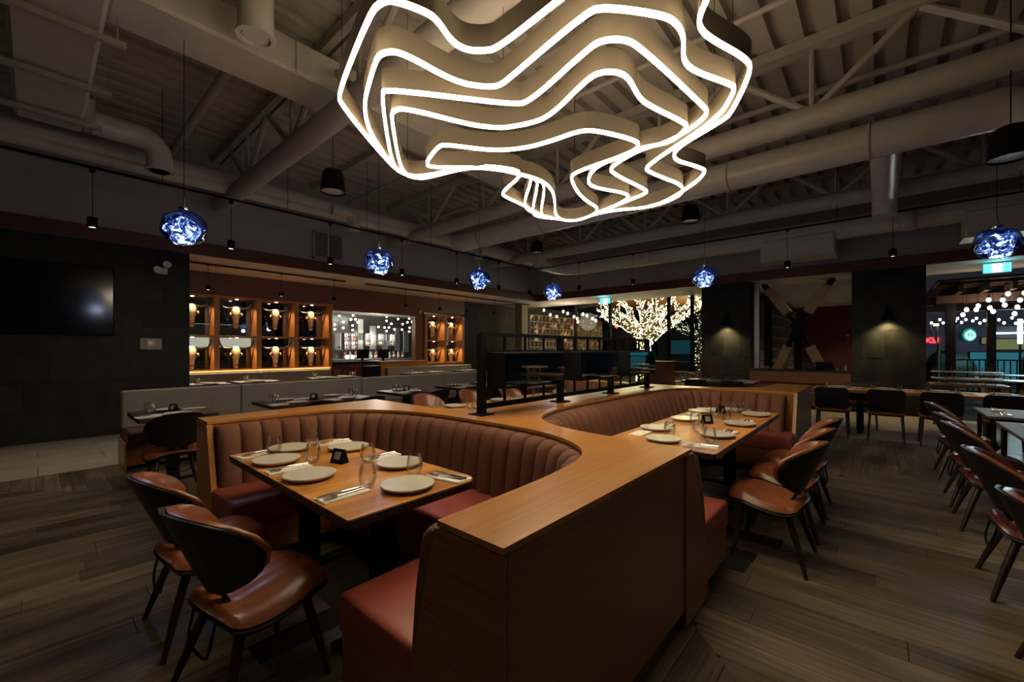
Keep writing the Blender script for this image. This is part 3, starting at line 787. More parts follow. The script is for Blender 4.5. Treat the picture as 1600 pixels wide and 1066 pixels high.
# ------------------------------------------------------------------ black metal divider on top of the partition
dv = thing('metal_divider', 'black metal rail divider with three dark glass boxes standing on the oak partition', 'divider')
for u in (2.38, 3.49, 4.54, 5.58):
    p_ = MB().box(u-.028, 2.392, .92, u+.028, 2.448, 1.58).build('post', 'black', dv)
    MB().box(u-.075, 2.345, .92, u+.075, 2.495, .93).build('foot_plate', 'black', p_)
MB().box(2.38, 2.40, 1.555, 5.60, 2.44, 1.585).build('top_rail', 'black', dv)
MB().box(2.38, 2.40, 1.42, 5.60, 2.44, 1.44).build('middle_rail', 'black', dv)
MB().box(2.38, 2.40, .965, 5.60, 2.44, 1.005).build('lower_rail', 'black', dv)
for a, b in ((2.38, 3.49), (3.49, 4.54), (4.54, 5.58)):
    for k in range(1, 4):
        u = a+(b-a)*k/4
        MB().box(u-.009, 2.411, 1.44, u+.009, 2.429, 1.556).build('upper_baluster', 'black', dv)
        MB().box(u-.009, 2.411, 1.0, u+.009, 2.429, 1.16).build('lower_baluster', 'black', dv)
    x = MB().box(a+.035, 2.20, 1.135, b-.25, 2.40, 1.425, .006).build('glass_box', 'black', dv)
    MB().box(a+.045, 2.192, 1.15, b-.26, 2.199, 1.41).build('dark_glass_front', 'mirror', x)

# ------------------------------------------------------------------ brown moulded dining chair
def shell(w0, h0, zc, tilt, R, yoff, tear, n=20, t=0.0):
    """curved upright oval: returns fn(s, r) -> point, s around the rim, r 0..1"""
    def at(x, z):
        y = -(R-math.sqrt(max(R*R-x*x, .0001)))*-1.0
        zz = z-zc
        return (x, yoff + y - zz*tilt, z)
    pts = []
    for k in range(n):
        a = 2*PI*k/n; c_, s_ = math.cos(a), math.sin(a)
        x = w0*math.copysign(abs(c_)**.8, c_); z = zc+h0*math.copysign(abs(s_)**.8, s_)
        if s_ < 0: x *= 1-tear*(-s_)**1.5
        pts.append((x, z))
    return pts, at
def oval_pad(w0, h0, zc, tilt, R, yoff, tear, t, dome):
    pts, at = shell(w0, h0, zc, tilt, R, yoff, tear)
    n = len(pts); m_ = MB(); vs = []; fs = []
    rr = (1.0, .97, .82, .55, .25)
    for side in (1, -1):
        for r in rr:
            for x, z in pts:
                p = at(x*r, zc+(z-zc)*r)
                b = t/2 if r == 1.0 else t
                b = t*.35 if r == 1.0 else t*.75+dome*(1-r*r)
                vs.append((p[0], p[1]+side*(b if side > 0 else t*.5), p[2]))
        p = at(0, zc); vs.append((p[0], p[1]+side*((t*.75+dome) if side > 0 else t*.5), p[2]))
    k_ = len(rr)*n+1
    for s in (0, 1):
        o = s*k_
        for j in range(len(rr)-1):
            for i in range(n):
                l = (i+1) % n; f = (o+j*n+i, o+j*n+l, o+(j+1)*n+l, o+(j+1)*n+i); fs.append(f if s else f[::-1])
        for i in range(n):
            l = (i+1) % n; f = (o+(len(rr)-1)*n+i, o+(len(rr)-1)*n+l, o+k_-1); fs.append(f if s else f[::-1])
    for i in range(n):
        l = (i+1) % n; fs.append((i, l, k_+l, k_+i))
    return m_.add(vs, fs)
def make_chair(hide='leather'):
    c = thing('dining_chair', 'x', 'chair')
    def seat(u, v, dz=0, grow=1.0):
        # superellipse disc mapped from a square grid
        a = u*2-1; b = v*2-1
        x = a*math.sqrt(1-b*b*.33); y = b*math.sqrt(1-a*a*.36)
        groove = -.005*(math.exp(-((x-.26)/.035)**2)+math.exp(-((x+.26)/.035)**2)+math.exp(-(x/.035)**2))
        z = .455 + .030*math.sin((y+.25)*1.6) - .045*max(0, y-.45)**1.3*2.2 + .05*max(0, -y-.60)**1.2*2 - .050*abs(x)**3
        edge = max(abs(a), abs(b))
        z += (groove if edge < .9 else 0) - (.022 if edge > .999 else 0.004 if edge > .9 else 0)
        return (x*.245*grow, y*.240*grow+.015, z+dz)
    m_ = MB(); m_.grid(lambda u, v: seat(u, v), 22, 20); m_.build('seat', hide, c, 180)
    m_ = MB(); m_.grid(lambda u, v: (lambda p: (p[0], p[1], p[2]-.006))(seat(u, v, -.012, 1.015)), 14, 12)
    m_.grid(lambda u, v: (lambda p: (p[0]*.96, p[1]*.96, p[2]-.022))(seat(1-u, v, -.012, 1.0)), 14, 12)
    m_.build('seat_shell', 'black_wood', c, 60)
    m_ = MB().slab(rrect(-.15, -.13, .15, .15, .05), .395, .425, .006); m_.build('seat_support', 'black', c, 40)
    oval_pad(.246, .165, .668, .42, .265, -.232, .10, .028, .016).build('back_pad', 'leather', c, 70)
    oval_pad(.254, .180, .658, .42, .272, -.258, .16, .014, -.002).build('back_shell', 'black_wood', c, 60)
    MB().bar((-.045, -.185, .53), (-.055, -.115, .40), .05, .014).bar((.045, -.185, .53), (.055, -.115, .40), .05, .014).build('back_stem', 'black_wood', c)
    for sx in (-1, 1):
        MB().tube([(sx*.13, -.10, .425), (sx*.19, -.175, .20), (sx*.245, -.235, .0)], [.021, .019, .012], 10).build('leg', 'dark_leg', c, 50)
        MB().tube([(sx*.13, .12, .425), (sx*.18, .165, .20), (sx*.225, .20, .0)], [.021, .019, .012], 10).build('leg', 'dark_leg', c, 50)
    MB().tube([(-.10, -.19, .42), (-.10, -.215, .30), (-.085, -.22, .262), (-.05, -.222, .25), (.05, -.222, .25), (.085, -.22, .262), (.10, -.215, .30), (.10, -.19, .42)], .0055, 8).build('wire_loop', 'black', c, 60)
    return c
ch_k = Kind(make_chair()); ox_k = Kind(make_chair('oxblood'))
def chair(x, y, face, label, group='brown moulded dining chairs'):
    """face: heading of the seat front, degrees from +U"""
    return (ox_k if y < 0 else ch_k).put((x, y, 0), math.radians(face)-PI/2, label, group)
chair(.64, 2.05, 7, 'brown leather chair in the left foreground pushed up to the front booth table')
chair(.62, 2.72, 0, 'brown leather chair just behind the foreground chair at the front booth table')
for x, l in ((3.43, 'nearest of the three brown leather chairs along the long booth table'),
             (4.06, 'middle of the three brown leather chairs along the long booth table'),
             (4.68, 'farthest of the three brown leather chairs along the long booth table')):
    chair(x, .58, 90, l)
for x, l in ((2.80, 'brown leather chair cut by the right picture edge, nearest of the right row'),
             (3.87, 'second nearest chair of the right row with its dark back to the aisle'),
             (5.10, 'third nearest chair of the right row with its dark back to the aisle'),
             (5.78, 'fourth nearest chair of the right row with its dark back to the aisle'),
             (6.85, 'farthest chair of the right row near the long communal table')):
    chair(x, -.72, -90, l)
for x, l in ((3.52, 'brown leather chair back showing over the partition left of the black divider'),
             (4.33, 'brown leather chair back showing over the partition just beside the divider post')):
    chair(x, 4.48, -90, l)
chair(5.2, 4.48, -90, 'brown leather chair behind the first glass box of the divider')
chair(.93, 5.38, 90, 'brown chair with its dark back to the room at the small left bench table')
for x, l in ((2.25, 'brown chair at the four-setting bench table, nearer the television'), (2.95, 'brown chair at the four-setting bench table, nearer the bar'),
             (4.1, 'brown chair at the third bench table below the bar window'), (5.35, 'brown chair at the bench table below the right skull case'), (6.05, 'brown chair at the bench table seen past the divider')):
    chair(x, 5.30, 90, l)

# ------------------------------------------------------------------ square black chairs at the communal table
sc = thing('square_chair', 'x', 'chair')
def backfn(u, v): return None
m_ = MB().slab([(x, z) for x, z in rrect(-.225, .47, .225, .82, .06)], -.012, .012, .004)
m_.v = [(x, -.235-(z-.47)*.18+y, z) for x, z, y in m_.v]; m_.f = [f[::-1] for f in m_.f]
m_.build('backrest', 'black_wood', sc, 40)
MB().slab(rrect(-.225, -.22, .225, .22, .05), .425, .465, .012).build('seat', 'leather', sc, 40)
MB().slab(rrect(-.215, -.21, .215, .21, .05), .405, .425).build('seat_frame', 'black', sc)
for sx in (-1, 1):
    MB().tube([(sx*.19, -.20, .42), (sx*.215, -.24, 0)], [.017, .012], 8).build('leg', 'dark_leg', sc, 50)
    MB().tube([(sx*.19, .18, .42), (sx*.215, .21, 0)], [.017, .012], 8).build('leg', 'dark_leg', sc, 50)
    MB().bar((sx*.15, -.19, .42), (sx*.15, -.25, .60), .018).build('back_strut', 'black', sc)
sk = Kind(sc)
for y, l in ((.60, 'black square-backed chair at the left end of the communal table'), (-.07, 'second black square-backed chair along the communal table'),
             (-.67, 'third black square-backed chair along the communal table'), (-1.30, 'black square-backed chair by the right picture edge at the communal table'),
             (2.86, 'black square-backed chair at the far table below the lit pillar, nearer the tree'), (2.18, 'black square-backed chair at the far table below the lit pillar, nearer the brace')):
    sk.put((8.93 if y < 1 else 9.3, y, 0), -PI/2, l, 'square black chairs')
for y, l in ((.25, 'rounded chair back on the far side of the communal table below the sconce pillar'), (-.75, 'rounded chair back on the far side of the communal table near the glass racks'), (2.6, 'chair on the far side of the table under the stone pillar')):
    sk.put((10.1 if y < 1 else 10.75, y, 0), PI/2, l, 'square black chairs')
# ------------------------------------------------------------------ tables
def mixed(a, b, r, rs):
    """rectangle with its +u corners rounded by r and its -u corners by rs"""
    big = rrect(-a, -b, a, b, r); sm = rrect(-a, -b, a, b, rs); n_ = len(big)//4
    return big[:2*n_]+sm[2*n_:]
def table(label, u0, v0, u1, v1, top='table_top', edge='table_edge', r=.05, z=.75, legs=None, thick=.045, corner=None):
    t = thing('dining_table', label, 'table', ((u0+u1)/2, (v0+v1)/2, 0))
    a, b = (u1-u0)/2, (v1-v0)/2
    pl_ = mixed(a, b, *corner) if corner else rrect(-a, -b, a, b, r)
    MB().slab(pl_, z-.004, z).build('top', top, t)
    MB().slab(pl_, z-thick, z-.0042, .003).build('edge_band', edge, t)
    for x, y in (legs or [(0, 0)]):
        MB().box(x-.05, y-.05, .02, x+.05, y+.05, z-thick).build('column', 'black', t)
        if a > b: MB().box(x-.04, y-b*.7, 0, x+.04, y+b*.7, .02, .004).build('foot', 'black', t)
        else: MB().box(x-a*.7, y-.04, 0, x+a*.7, y+.04, .02, .004).build('foot', 'black', t)
        MB().box(x-.14, y-.14, z-thick-.008, x+.14, y+.14, z-thick).build('mount_plate', 'black', t)
    return t
table('oak-topped booth table in the front booth set for six', .84, 1.63, 1.585, 3.215, legs=[(0, -.45), (0, .45)], corner=(.085, .008))
table('oak-topped long booth table set for eight behind the near counter', 2.98, .82, 5.32, 1.62, r=.02, legs=[(-.8, 0), (.8, 0)])
table('oak-topped booth table half hidden behind the black divider', 2.95, 3.30, 5.35, 4.04, r=.03, legs=[(-.8, 0), (.8, 0)])
table('small dark bistro table at the left end of the grey bench', .67, 5.49, 1.34, 6.27, 'dark_top', r=.01)
table('wide dark bistro table in front of the grey bench, set for four', 1.90, 5.52, 3.27, 6.30, 'dark_top', r=.01, legs=[(-.38, 0), (.38, 0)])
table('small dark bistro table at the grey bench below the bar window', 3.76, 5.58, 4.44, 6.32, 'dark_top', r=.01)
table('wide dark bistro table at the grey bench left of the divider post', 4.98, 5.58, 6.35, 6.32, 'dark_top', r=.01, legs=[(-.38, 0), (.38, 0)])
for u0, u1, l in ((1.98, 2.62, 'bistro table behind the grey bench under the leftmost skulls'), (2.78, 3.55, 'bistro table behind the grey bench under the second skull column'),
                  (4.35, 5.45, 'bistro table behind the grey bench at the end of the left skull case'), (7.0, 8.4, 'bistro table behind the grey bench before the bar counter'), (9.0, 9.9, 'bistro table behind the grey bench under the right skull case')):
    table(l, u0, 9.85, u1, 10.5, 'dark_top', r=.01, legs=[(-.25, 0), (.25, 0)] if u1-u0 > 1 else None)
table('long timber communal table in front of the sconce pillar', 9.18, -3.4, 9.98, .92, 'table_top', 'oak_dark_v', r=.01, legs=[(0, -1.5), (0, 0), (0, 1.5)])
table('dark timber table below the stone pillar beside the lit tree', 9.55, 1.95, 10.35, 3.35, 'dark_top', r=.01, legs=[(0, -.4), (0, .4)])
def leg_table(label, u0, v0, u1, v1):
    t = thing('leg_table', label, 'table', ((u0+u1)/2, (v0+v1)/2, 0)); a, b = (u1-u0)/2, (v1-v0)/2
    MB().slab(rrect(-a, -b, a, b, .01), .722, .75, .003).build('top', 'grey_top', t)
    for x in (-a+.05, a-.05):
        for y in (-b+.05, b-.05): MB().tube([(x, y, .722), (x, y, 0)], [.022, .016], 8).build('leg', 'black', t, 50)
    MB().box(-a+.05, -b+.04, .69, a-.05, b-.04, .722).build('frame', 'black', t)
leg_table('thin dark table at the right edge, farther of the two beside the chair row', 6.55, -1.62, 7.45, -.84)
leg_table('thin dark table at the right edge, nearer of the two beside the chair row', 4.9, -1.62, 6.15, -.84)
leg_table('dark table outside the right picture edge before the nearest chairs', 2.5, -1.62, 4.3, -.84)

# ------------------------------------------------------------------ place settings
pl = thing('plate', 'x', 'plate')
MB().lathe([(0, .008), (.088, .008), (.116, .013), (.129, .024), (.1325, .0245), (.133, .020), (.112, .005), (.080, .0), (0, 0)], 32).build('rim', 'plate_rim', pl, 60)
MB().lathe([(0, .0095), (.088, .0095), (.1155, .0145), (.1275, .0243)], 32).build('glaze', 'plate', pl, 60)
wp = thing('plate', 'x', 'plate')
MB().lathe([(0, .004), (.08, .004), (.11, .010), (.125, .018), (.127, .018), (.105, .003), (.08, 0), (0, 0)], 24).build('dish', 'white_plate', wp, 60)
tb = MB().lathe([(.0, .004), (.024, .003), (.034, .012), (.043, .036), (.0455, .055), (.0435, .078), (.037, .105), (.034, .118), (.0325, .118), (.0355, .104), (.042, .078), (.044, .055), (.0415, .036), (.032, .016), (0, .012)], 22).build('tumbler', 'tumbler', smooth=60)
tag(tb, 'x', 'glass')
wt = MB().lathe([(.0, .0), (.030, .0), (.034, .09), (.0325, .09), (.029, .010), (0, .010)], 16).build('water_glass', 'tumbler', smooth=50)
tag(wt, 'x', 'glass')
npk = MB().box(-.058, -.118, 0, .058, .118, .004, .001).box(-.055, -.116, .004, .038, .116, .008, .001).build('napkin', 'napkin')
tag(npk, 'x', 'napkin')
fk = MB().tube([(0, -.105, .004), (0, .0, .0045), (0, .045, .008)], [.0075, .0042, .005], 8, flat=.5)
fk.slab([(-.004, .04), (.004, .04), (.0135, .056), (.0135, .068), (-.0135, .068), (-.0135, .056)], .0065, .009)
for x in (-.0115, -.0038, .0038, .0115): fk.box(x-.0021, .067, .0066, x+.0021, .108, .0086)
fk = tag(fk.build('fork', 'chrome', smooth=50), 'x', 'fork')
kn = MB().tube([(0, -.112, .005), (0, .0, .005)], [.0078, .0065], 8, flat=.6)
kn.slab([(-.0065, 0), (.0065, 0), (.010, .06), (.005, .112), (-.005, .118), (-.0075, .06)], .004, .0058)
kn = tag(kn.build('knife', 'chrome', smooth=50), 'x', 'knife')
KP, KW, KT, KG, KN, KF, KK = [Kind(o) for o in (pl, wp, tb, wt, npk, fk, kn)]
def cover(where, plate=None, glass=None, nap=None, ang=0, z=.75, kp=None, kg=None, cut=True, tname='', gword='stemless glass', pword='sage plate'):
    a = math.radians(ang)
    if plate: (kp or KP).put((*plate, z+.0005), 0, pword+' '+where, 'plates on '+tname)
    if glass: (kg or KT).put((*glass, z+.0005), 0, gword+' '+where, 'glasses on '+tname)
    if nap:
        KN.put((*nap, z+.0005), a, 'folded white napkin '+where, 'napkins on '+tname)
        if cut:
            cx, sy = math.cos(a), math.sin(a)
            KF.put((nap[0]-.022*cx, nap[1]-.022*sy, z+.0095), a+.12, 'steel fork '+where, 'forks on '+tname)
            KK.put((nap[0]+.016*cx, nap[1]+.016*sy, z+.0095), a-.05, 'steel knife '+where, 'knives on '+tname)
T = 'the front booth table'
cover('on the front booth table, far end by the bench arm', (1.16, 3.07), (1.32, 3.085), (1.47, 3.06), 80, tname=T)
cover('on the front booth table at the chair side, nearer the bench arm', (.985, 2.80), (1.04, 3.01), (.965, 3.10), 100, tname=T)
cover('on the front booth table before the foreground chair', (.985, 2.33), (1.13, 2.63), (.97, 2.585), 88, tname=T)
cover('on the front booth table at the bench side, nearer the corner', (1.445, 2.79), (1.345, 2.36), (1.475, 2.42), 96, tname=T)
cover('on the front booth table at the bench side, nearer the counter', (1.445, 2.17), (1.38, 1.93), (1.48, 1.76), 10, tname=T)
cover('on the front booth table at the near counter end', (1.24, 1.79), (1.11, 1.95), (.97, 1.93), 92, tname=T)
T = 'the long booth table'
for where, p, g_, n_, a in (
    ('on the long booth table at the far end, bench side', (4.85, 1.48), (4.59, 1.27), (4.62, 1.50), 95),
    ('on the long booth table at the far end by the seat', (5.17, 1.27), (5.16, 1.10), (5.17, 1.50), 5),
    ('on the long booth table, second from the far end, bench side', (4.22, 1.44), (4.42, 1.12), (4.42, 1.49), 92),
    ('on the long booth table, farthest on the chair side', (4.97, .98), (5.0, 1.18), (5.17, .95), 88),
    ('on the long booth table, third from the counter on the chair side', (4.27, .97), (3.95, 1.26), (4.47, .96), 92),
    ('on the long booth table, second from the counter on the chair side', (3.60, .98), (3.63, 1.13), (3.79, .95), 86),
    ('on the long booth table, nearest the counter on the bench side', (3.56, 1.46), (3.37, 1.27), (3.80, 1.47), 94),
    ('on the long booth table, at the near end beside the counter', (3.16, 1.24), (3.31, .95), (3.15, .965), 10)):
    cover(where, p, g_, n_, a, tname=T)
KN.put((3.30, 1.49, .7505), 1.6, 'folded white napkin at the corner behind the counter edge', 'napkins on the long booth table')
T = 'the partly hidden booth table'
cover('on the table behind the divider, leftmost one', (3.35, 3.86), (3.12, 3.9), (3.1, 3.7), 90, tname=T)
cover('on the table behind the divider, beside the first post', (3.5, 3.5), (3.35, 3.6), (3.72, 3.5), 90, tname=T)
cover('on the table behind the divider, seen under the first glass box', (4.15, 3.86), (4.0, 3.6), (4.45, 3.85), 90, tname=T)
cover('on the table behind the divider, seen past the second post', (4.8, 3.5), (4.6, 3.6), (5.05, 3.6), 90, tname=T)
def bench_set(tn, u0, u1, v0, v1, names, cut=True, kp=KW, z=.75, kg=None):
    """rows of covers along a table: names maps (column, row) to words"""
    nc = len(names[0])
    for r, row in enumerate(names):
        v = v1-.17 if r == 0 else v0+.17
        for c_, wd in enumerate(row):
            u = u0+(u1-u0)*(c_+.5)/nc
            cover(wd, (u, v), (u+.20*(1 if c_ % 2 else -1), (v0+v1)/2+(.05 if r == 0 else -.05)), (u+(.22 if r == 0 else -.23)*(1 if (u1-u0)/nc > .55 else .9), v), 90 if True else 0, z, kp, kg, cut, tn, 'water glass' if kg else 'stemless glass', 'cream plate')
bench_set('the small left bistro table', .67, 1.34, 5.49, 6.27, [['on the small left bistro table, bench side'], ['on the small left bistro table, aisle side']])
bench_set('the wide bistro table', 1.90, 3.27, 5.52, 6.30, [['on the wide four-cover bistro table, bench side left', 'on the wide four-cover bistro table, bench side right'], ['on the wide four-cover bistro table, aisle side left', 'on the wide four-cover bistro table, aisle side right']])
bench_set('the third bistro table', 3.76, 4.44, 5.58, 6.32, [['on the bistro table below the bar window, bench side'], ['on the bistro table below the bar window, aisle side']])
bench_set('the fourth bistro table', 4.98, 6.35, 5.58, 6.32, [['on the bistro table by the divider post, bench side left', 'on the bistro table by the divider post, bench side right'], ['on the bistro table by the divider post, aisle side left', 'on the bistro table by the divider post, aisle side right']])
for u0, u1, l in ((1.98, 2.62, 'under the leftmost skulls'), (2.78, 3.55, 'under the second skull column'), (9.0, 9.9, 'under the right skull case')):
    bench_set('the rear bistro tables', u0, u1, 9.85, 10.5, [['on the rear table %s, wall side' % l], ['on the rear table %s, bench side' % l]], False)
for u0, u1, l in ((4.35, 5.45, 'by the left case end'), (7.0, 8.4, 'before the bar')):
    bench_set('the rear bistro tables', u0, u1, 9.85, 10.5, [['on the rear table %s, wall side left' % l, 'on the rear table %s, wall side right' % l], ['on the rear table %s, bench side left' % l, 'on the rear table %s, bench side right' % l]], False)
NTH = ['first', 'second', 'third', 'fourth', 'fifth', 'sixth']
for r, u in ((0, 9.36), (1, 9.80)):
    for k in range(4):
        v = .60-.67*k; wd = 'on the communal table, %s side, %s from the left' % ('chair' if r == 0 else 'window', NTH[k])
        cover(wd, (u, v), (u+(.17 if r == 0 else -.17), v-.18), (u, v-.24), 0, .75, KW, KG, r == 0, 'the communal table', 'water glass', 'cream plate')
        KG.put((u+(.12 if r == 0 else -.12), v+.15, .7505), 0, 'second water glass '+wd, 'glasses on the communal table')
for k, (u, v) in enumerate(((9.72, 3.05), (9.72, 2.25), (10.18, 3.05), (10.18, 2.25))):
    cover('on the table below the stone pillar, %s' % ('near side left', 'near side right', 'far side left', 'far side right')[k], (u, v), (u+.15*(1 if k < 2 else -1), v-.25 if k % 2 == 0 else v+.25), (u, v-.2), 0, .75, KW, KG, False, 'the pillar table', 'water glass', 'cream plate')
cover('on the farther thin table of the right row', None, None, (6.75, -.98), 90, tname='right row tables')
cover('on the farther thin table of the right row, second place', None, None, (7.2, -.98), 90, tname='right row tables')
cover('on the nearer thin table of the right row', None, None, (5.3, -.98), 90, tname='right row tables')
cover('on the nearer thin table of the right row, second place', None, None, (5.8, -1.02), 90, tname='right row tables')
# table tents (their printed code is left out) and candle pots
tt = thing('table_tent', 'x', 'table sign')
m_ = MB(); m_.add([(-.05,-.03,0),(.05,-.03,0),(.05,0,.085),(-.05,0,.085),(-.05,.03,0),(.05,.03,0)], [(0,1,2,3),(4,3,2,5),(0,3,4),(1,5,2),(0,4,5,1)])
m_.build('holder', 'black', tt)
m_ = MB(); m_.add([(-.026,-.0225,.024),(.026,-.0225,.024),(.026,-.007,.068),(-.026,-.007,.068)], [(0,1,2,3)]); m_.build('card_panel', 'card', tt)
tk = Kind(tt)
for x, y, a, l in ((1.235, 2.50, -75, 'black folded table tent in the middle of the front booth table'), (4.16, 1.22, -40, 'black folded table tent nearer the counter on the long booth table'),
                   (4.92, 1.30, 60, 'black table tent among the glasses at the far end of the long booth table'), (2.55, 5.9, -60, 'black table tent on the wide four-cover bistro table'),
                   (1.02, 5.95, -60, 'small black holder between the plates on the small left bistro table'), (4.1, 5.95, -50, 'black table tent on the bistro table below the bar window')):
    tk.put((x, y, .7505), math.radians(a), l, 'table tents')

# ------------------------------------------------------------------ grey banquettes
def banquette(label, u0, u1, v_back, face, joints, top=.92, seat_mat='maroon', end=True):
    """straight bench; face -1: sitters look toward -V"""
    b = thing('banquette', label, 'bench'); f = face
    def bx(nm, a0, a1, d0, d1, z0, z1, mat, c=0):
        y0, y1 = sorted((v_back+f*d0, v_back+f*d1)); MB().box(a0, y0, z0, a1, y1, z1, c).build(nm, mat, b, 30)
    js = [u0]+joints+[u1]
    for a, c_ in zip(js, js[1:]):
        bx('back_panel', a+.004, c_-.004, .02, .13, .44, top, 'grey_fabric', .014)
        bx('seat_pad', a+.003, c_-.003, .10, .66, .33, .465, seat_mat, .02)
    bx('back_core', u0, u1, 0, .02, 0, top-.01, 'oak_dark_u')
    bx('base', u0+.005, u1-.005, .02, .58, .06, .33, 'oak_dark_u')
    bx('plinth', u0+.02, u1-.02, .02, .5, 0, .06, 'black')
    if end: bx('end_panel', u0-.02, u0, 0, .60, .0, .33, 'oak_u')
    return b
banquette('long grey fabric banquette with maroon seat facing the booths', .71, 9.3, 7.27, -1, [2.02, 3.95, 5.9, 7.8])
banquette('grey banquette under the left skull case', 1.95, 5.5, 11.72, -1, [3.7], .88, end=False)
banquette('grey banquette under the right skull case', 7.1, 10.6, 11.42, -1, [8.9], .88, end=False)
# ------------------------------------------------------------------ wall fittings on the stone wall
tv = thing('television', 'large black wall-mounted television on the left stone wall', 'television')
MB().box(-1.15, 9.665, 1.68, .87, 9.715, 2.81, .006).build('bezel', 'black', tv)
MB().box(-1.135, 9.660, 1.70, .855, 9.665, 2.795).build('screen', 'screen', tv)
MB().box(-.5, 9.715, 2.0, .3, 9.745, 2.5).build('bracket', 'black', tv)
th = thing('thermostat', 'white thermostat under a clear guard on the stone wall beside the bar', 'thermostat')
MB().box(1.20, 9.72, 1.44, 1.50, 9.748, 1.64, .01).build('back_plate', 'plastic_white', th)
MB().box(1.28, 9.69, 1.48, 1.42, 9.72, 1.61, .008).build('body', 'white_plate', th)
MB().box(1.32, 9.687, 1.52, 1.38, 9.69, 1.58).build('display', 'steel_panel', th)
MB().box(1.19, 9.665, 1.43, 1.51, 9.67, 1.65).build('guard', 'tumbler', th)
el = thing('emergency_light', 'cream twin-head emergency light high on the stone wall', 'emergency light')
MB().box(1.40, 9.69, 2.80, 1.58, 9.748, 2.92, .015).build('housing', 'plastic_white', el)
for x, z in ((1.43, 2.86), (1.56, 2.97)):
    h = MB().lathe([(0, 0), (.05, .01), (.065, .06), (.06, .07), (0, .065)], 18).xf(Matrix.Translation((x, 9.69, z)) @ Matrix.Rotation(PI/2, 4, 'X')).build('lamp_head', 'lens', el, 50)

# ------------------------------------------------------------------ bar wall: timber cladding, skull cases, bar
struct(MB().box(1.91, 11.75, 2.72, 10.66, 11.95, 3.24).build('wall_bar', 'wall_wood'))
struct(MB().box(1.91, 11.75, 0, 5.6, 11.95, .90).build('wall_bar_lower', 'wall_wood'))
struct(MB().box(8.44, 11.75, 0, 10.66, 11.95, .93).build('wall_bar_lower_end', 'wall_wood'))
struct(MB().box(8.44, 11.75, .93, 8.80, 11.95, 2.72).build('pillar_3', 'wall_wood'))
struct(MB().box(5.60, 11.75, 2.56, 8.44, 11.95, 2.72).build('trim_3', 'wall_wood'))
def case(label, posts, z0, zm, z1):
    c = thing('display_case', label, 'display case')
    a, b = posts[0]-.055, posts[-1]+.055
    for p in posts: MB().box(p-.055, 11.70, z0, p+.055, 12.12, z1, .004).build('upright', 'case_wood', c)
    for z, h in ((z0, .05), (zm-.02, .04), (z1-.05, .05)):
        for p, q in zip(posts, posts[1:]): MB().box(p+.055, 11.705, z, q-.055, 12.12, z+h, .003).build('shelf', 'case_wood', c)
    for p, q in zip(posts, posts[1:]):
        for za, zb in ((z0+.05, zm-.02), (zm+.02, z1-.05)):
            MB().box(p+.055, 12.10, za, q-.055, 12.108, zb).build('glass_back', 'smoked', c)
            u = (p+q)/2
            MB().lathe([(0, 0), (.03, 0), (.03, .012), (0, .012)], 12, (u, 11.84, zb-.013)).build('puck_light', 'spot_glow', c)
            light('SPOT', 'case light', (u, 11.80, zb-.02), 26, (1, .72, .36), .03, (u, 11.93, za), math.radians(130), .5)
    return c
LP = [1.93, 2.81, 3.70, 4.60, 5.52]; RP = [8.86, 9.71, 10.56]
case('amber-lit timber display case of eight longhorn skulls left of the bar', LP, .90, 1.75, 2.72)
case('amber-lit timber display case of four longhorn skulls right of the bar', RP, .93, 1.74, 2.66)
sku = thing('longhorn_skull', 'x', 'skull')
ring = [(.02, .045, .03), (.0, .085, .05), (-.05, .105, .065), (-.12, .112, .075), (-.17, .118, .072), (-.22, .090, .065), (-.28, .066, .06), (-.36, .058, .052), (-.43, .055, .045), (-.47, .045, .036), (-.485, .02, .02)]
vs = []; fs = []; n = 16
for z, a, d in ring:
    for k in range(n):
        an = 2*PI*k/n; x = a*math.cos(an); y = d*math.sin(an)
        if -.20 < z < -.09: y += .02*abs(math.cos(an))**4; x *= 1-.10*max(0, -math.sin(an))
        vs.append((x, y, z))
for j in range(len(ring)-1):
    for k in range(n): l = (k+1) % n; fs.append((j*n+l, j*n+k, (j+1)*n+k, (j+1)*n+l))
fs.append(tuple(range(n))); fs.append(tuple(range((len(ring)-1)*n+n-1, (len(ring)-1)*n-1, -1)))
MB().add(vs, fs).build('cranium', 'bone', sku, 70)
for s in (-1, 1):
    MB().sphere((s*.085, -.045, -.165), .030, .022, .034, 12, 8).build('eye_socket', 'socket', sku, 180)
    MB().tube([(s*.02, -.050, -.38), (s*.028, -.046, -.43)], [.010, .013], 8).build('nostril', 'socket', sku, 60)
    MB().sphere((s*.125, -.02, -.165), .028, .03, .04, 10, 7).build('eye_ridge', 'bone', sku, 180)
    MB().tube(resample(chaikin([(s*.05, 0, -.02), (s*.17, 0, -.03), (s*.30, -.03, .0), (s*.385, -.08, .10), (s*.40, -.12, .21)], 2), .05), [.036-.0036*i for i in range(9)][:20] if False else .02, 10).build('horn', 'horn', sku, 60)
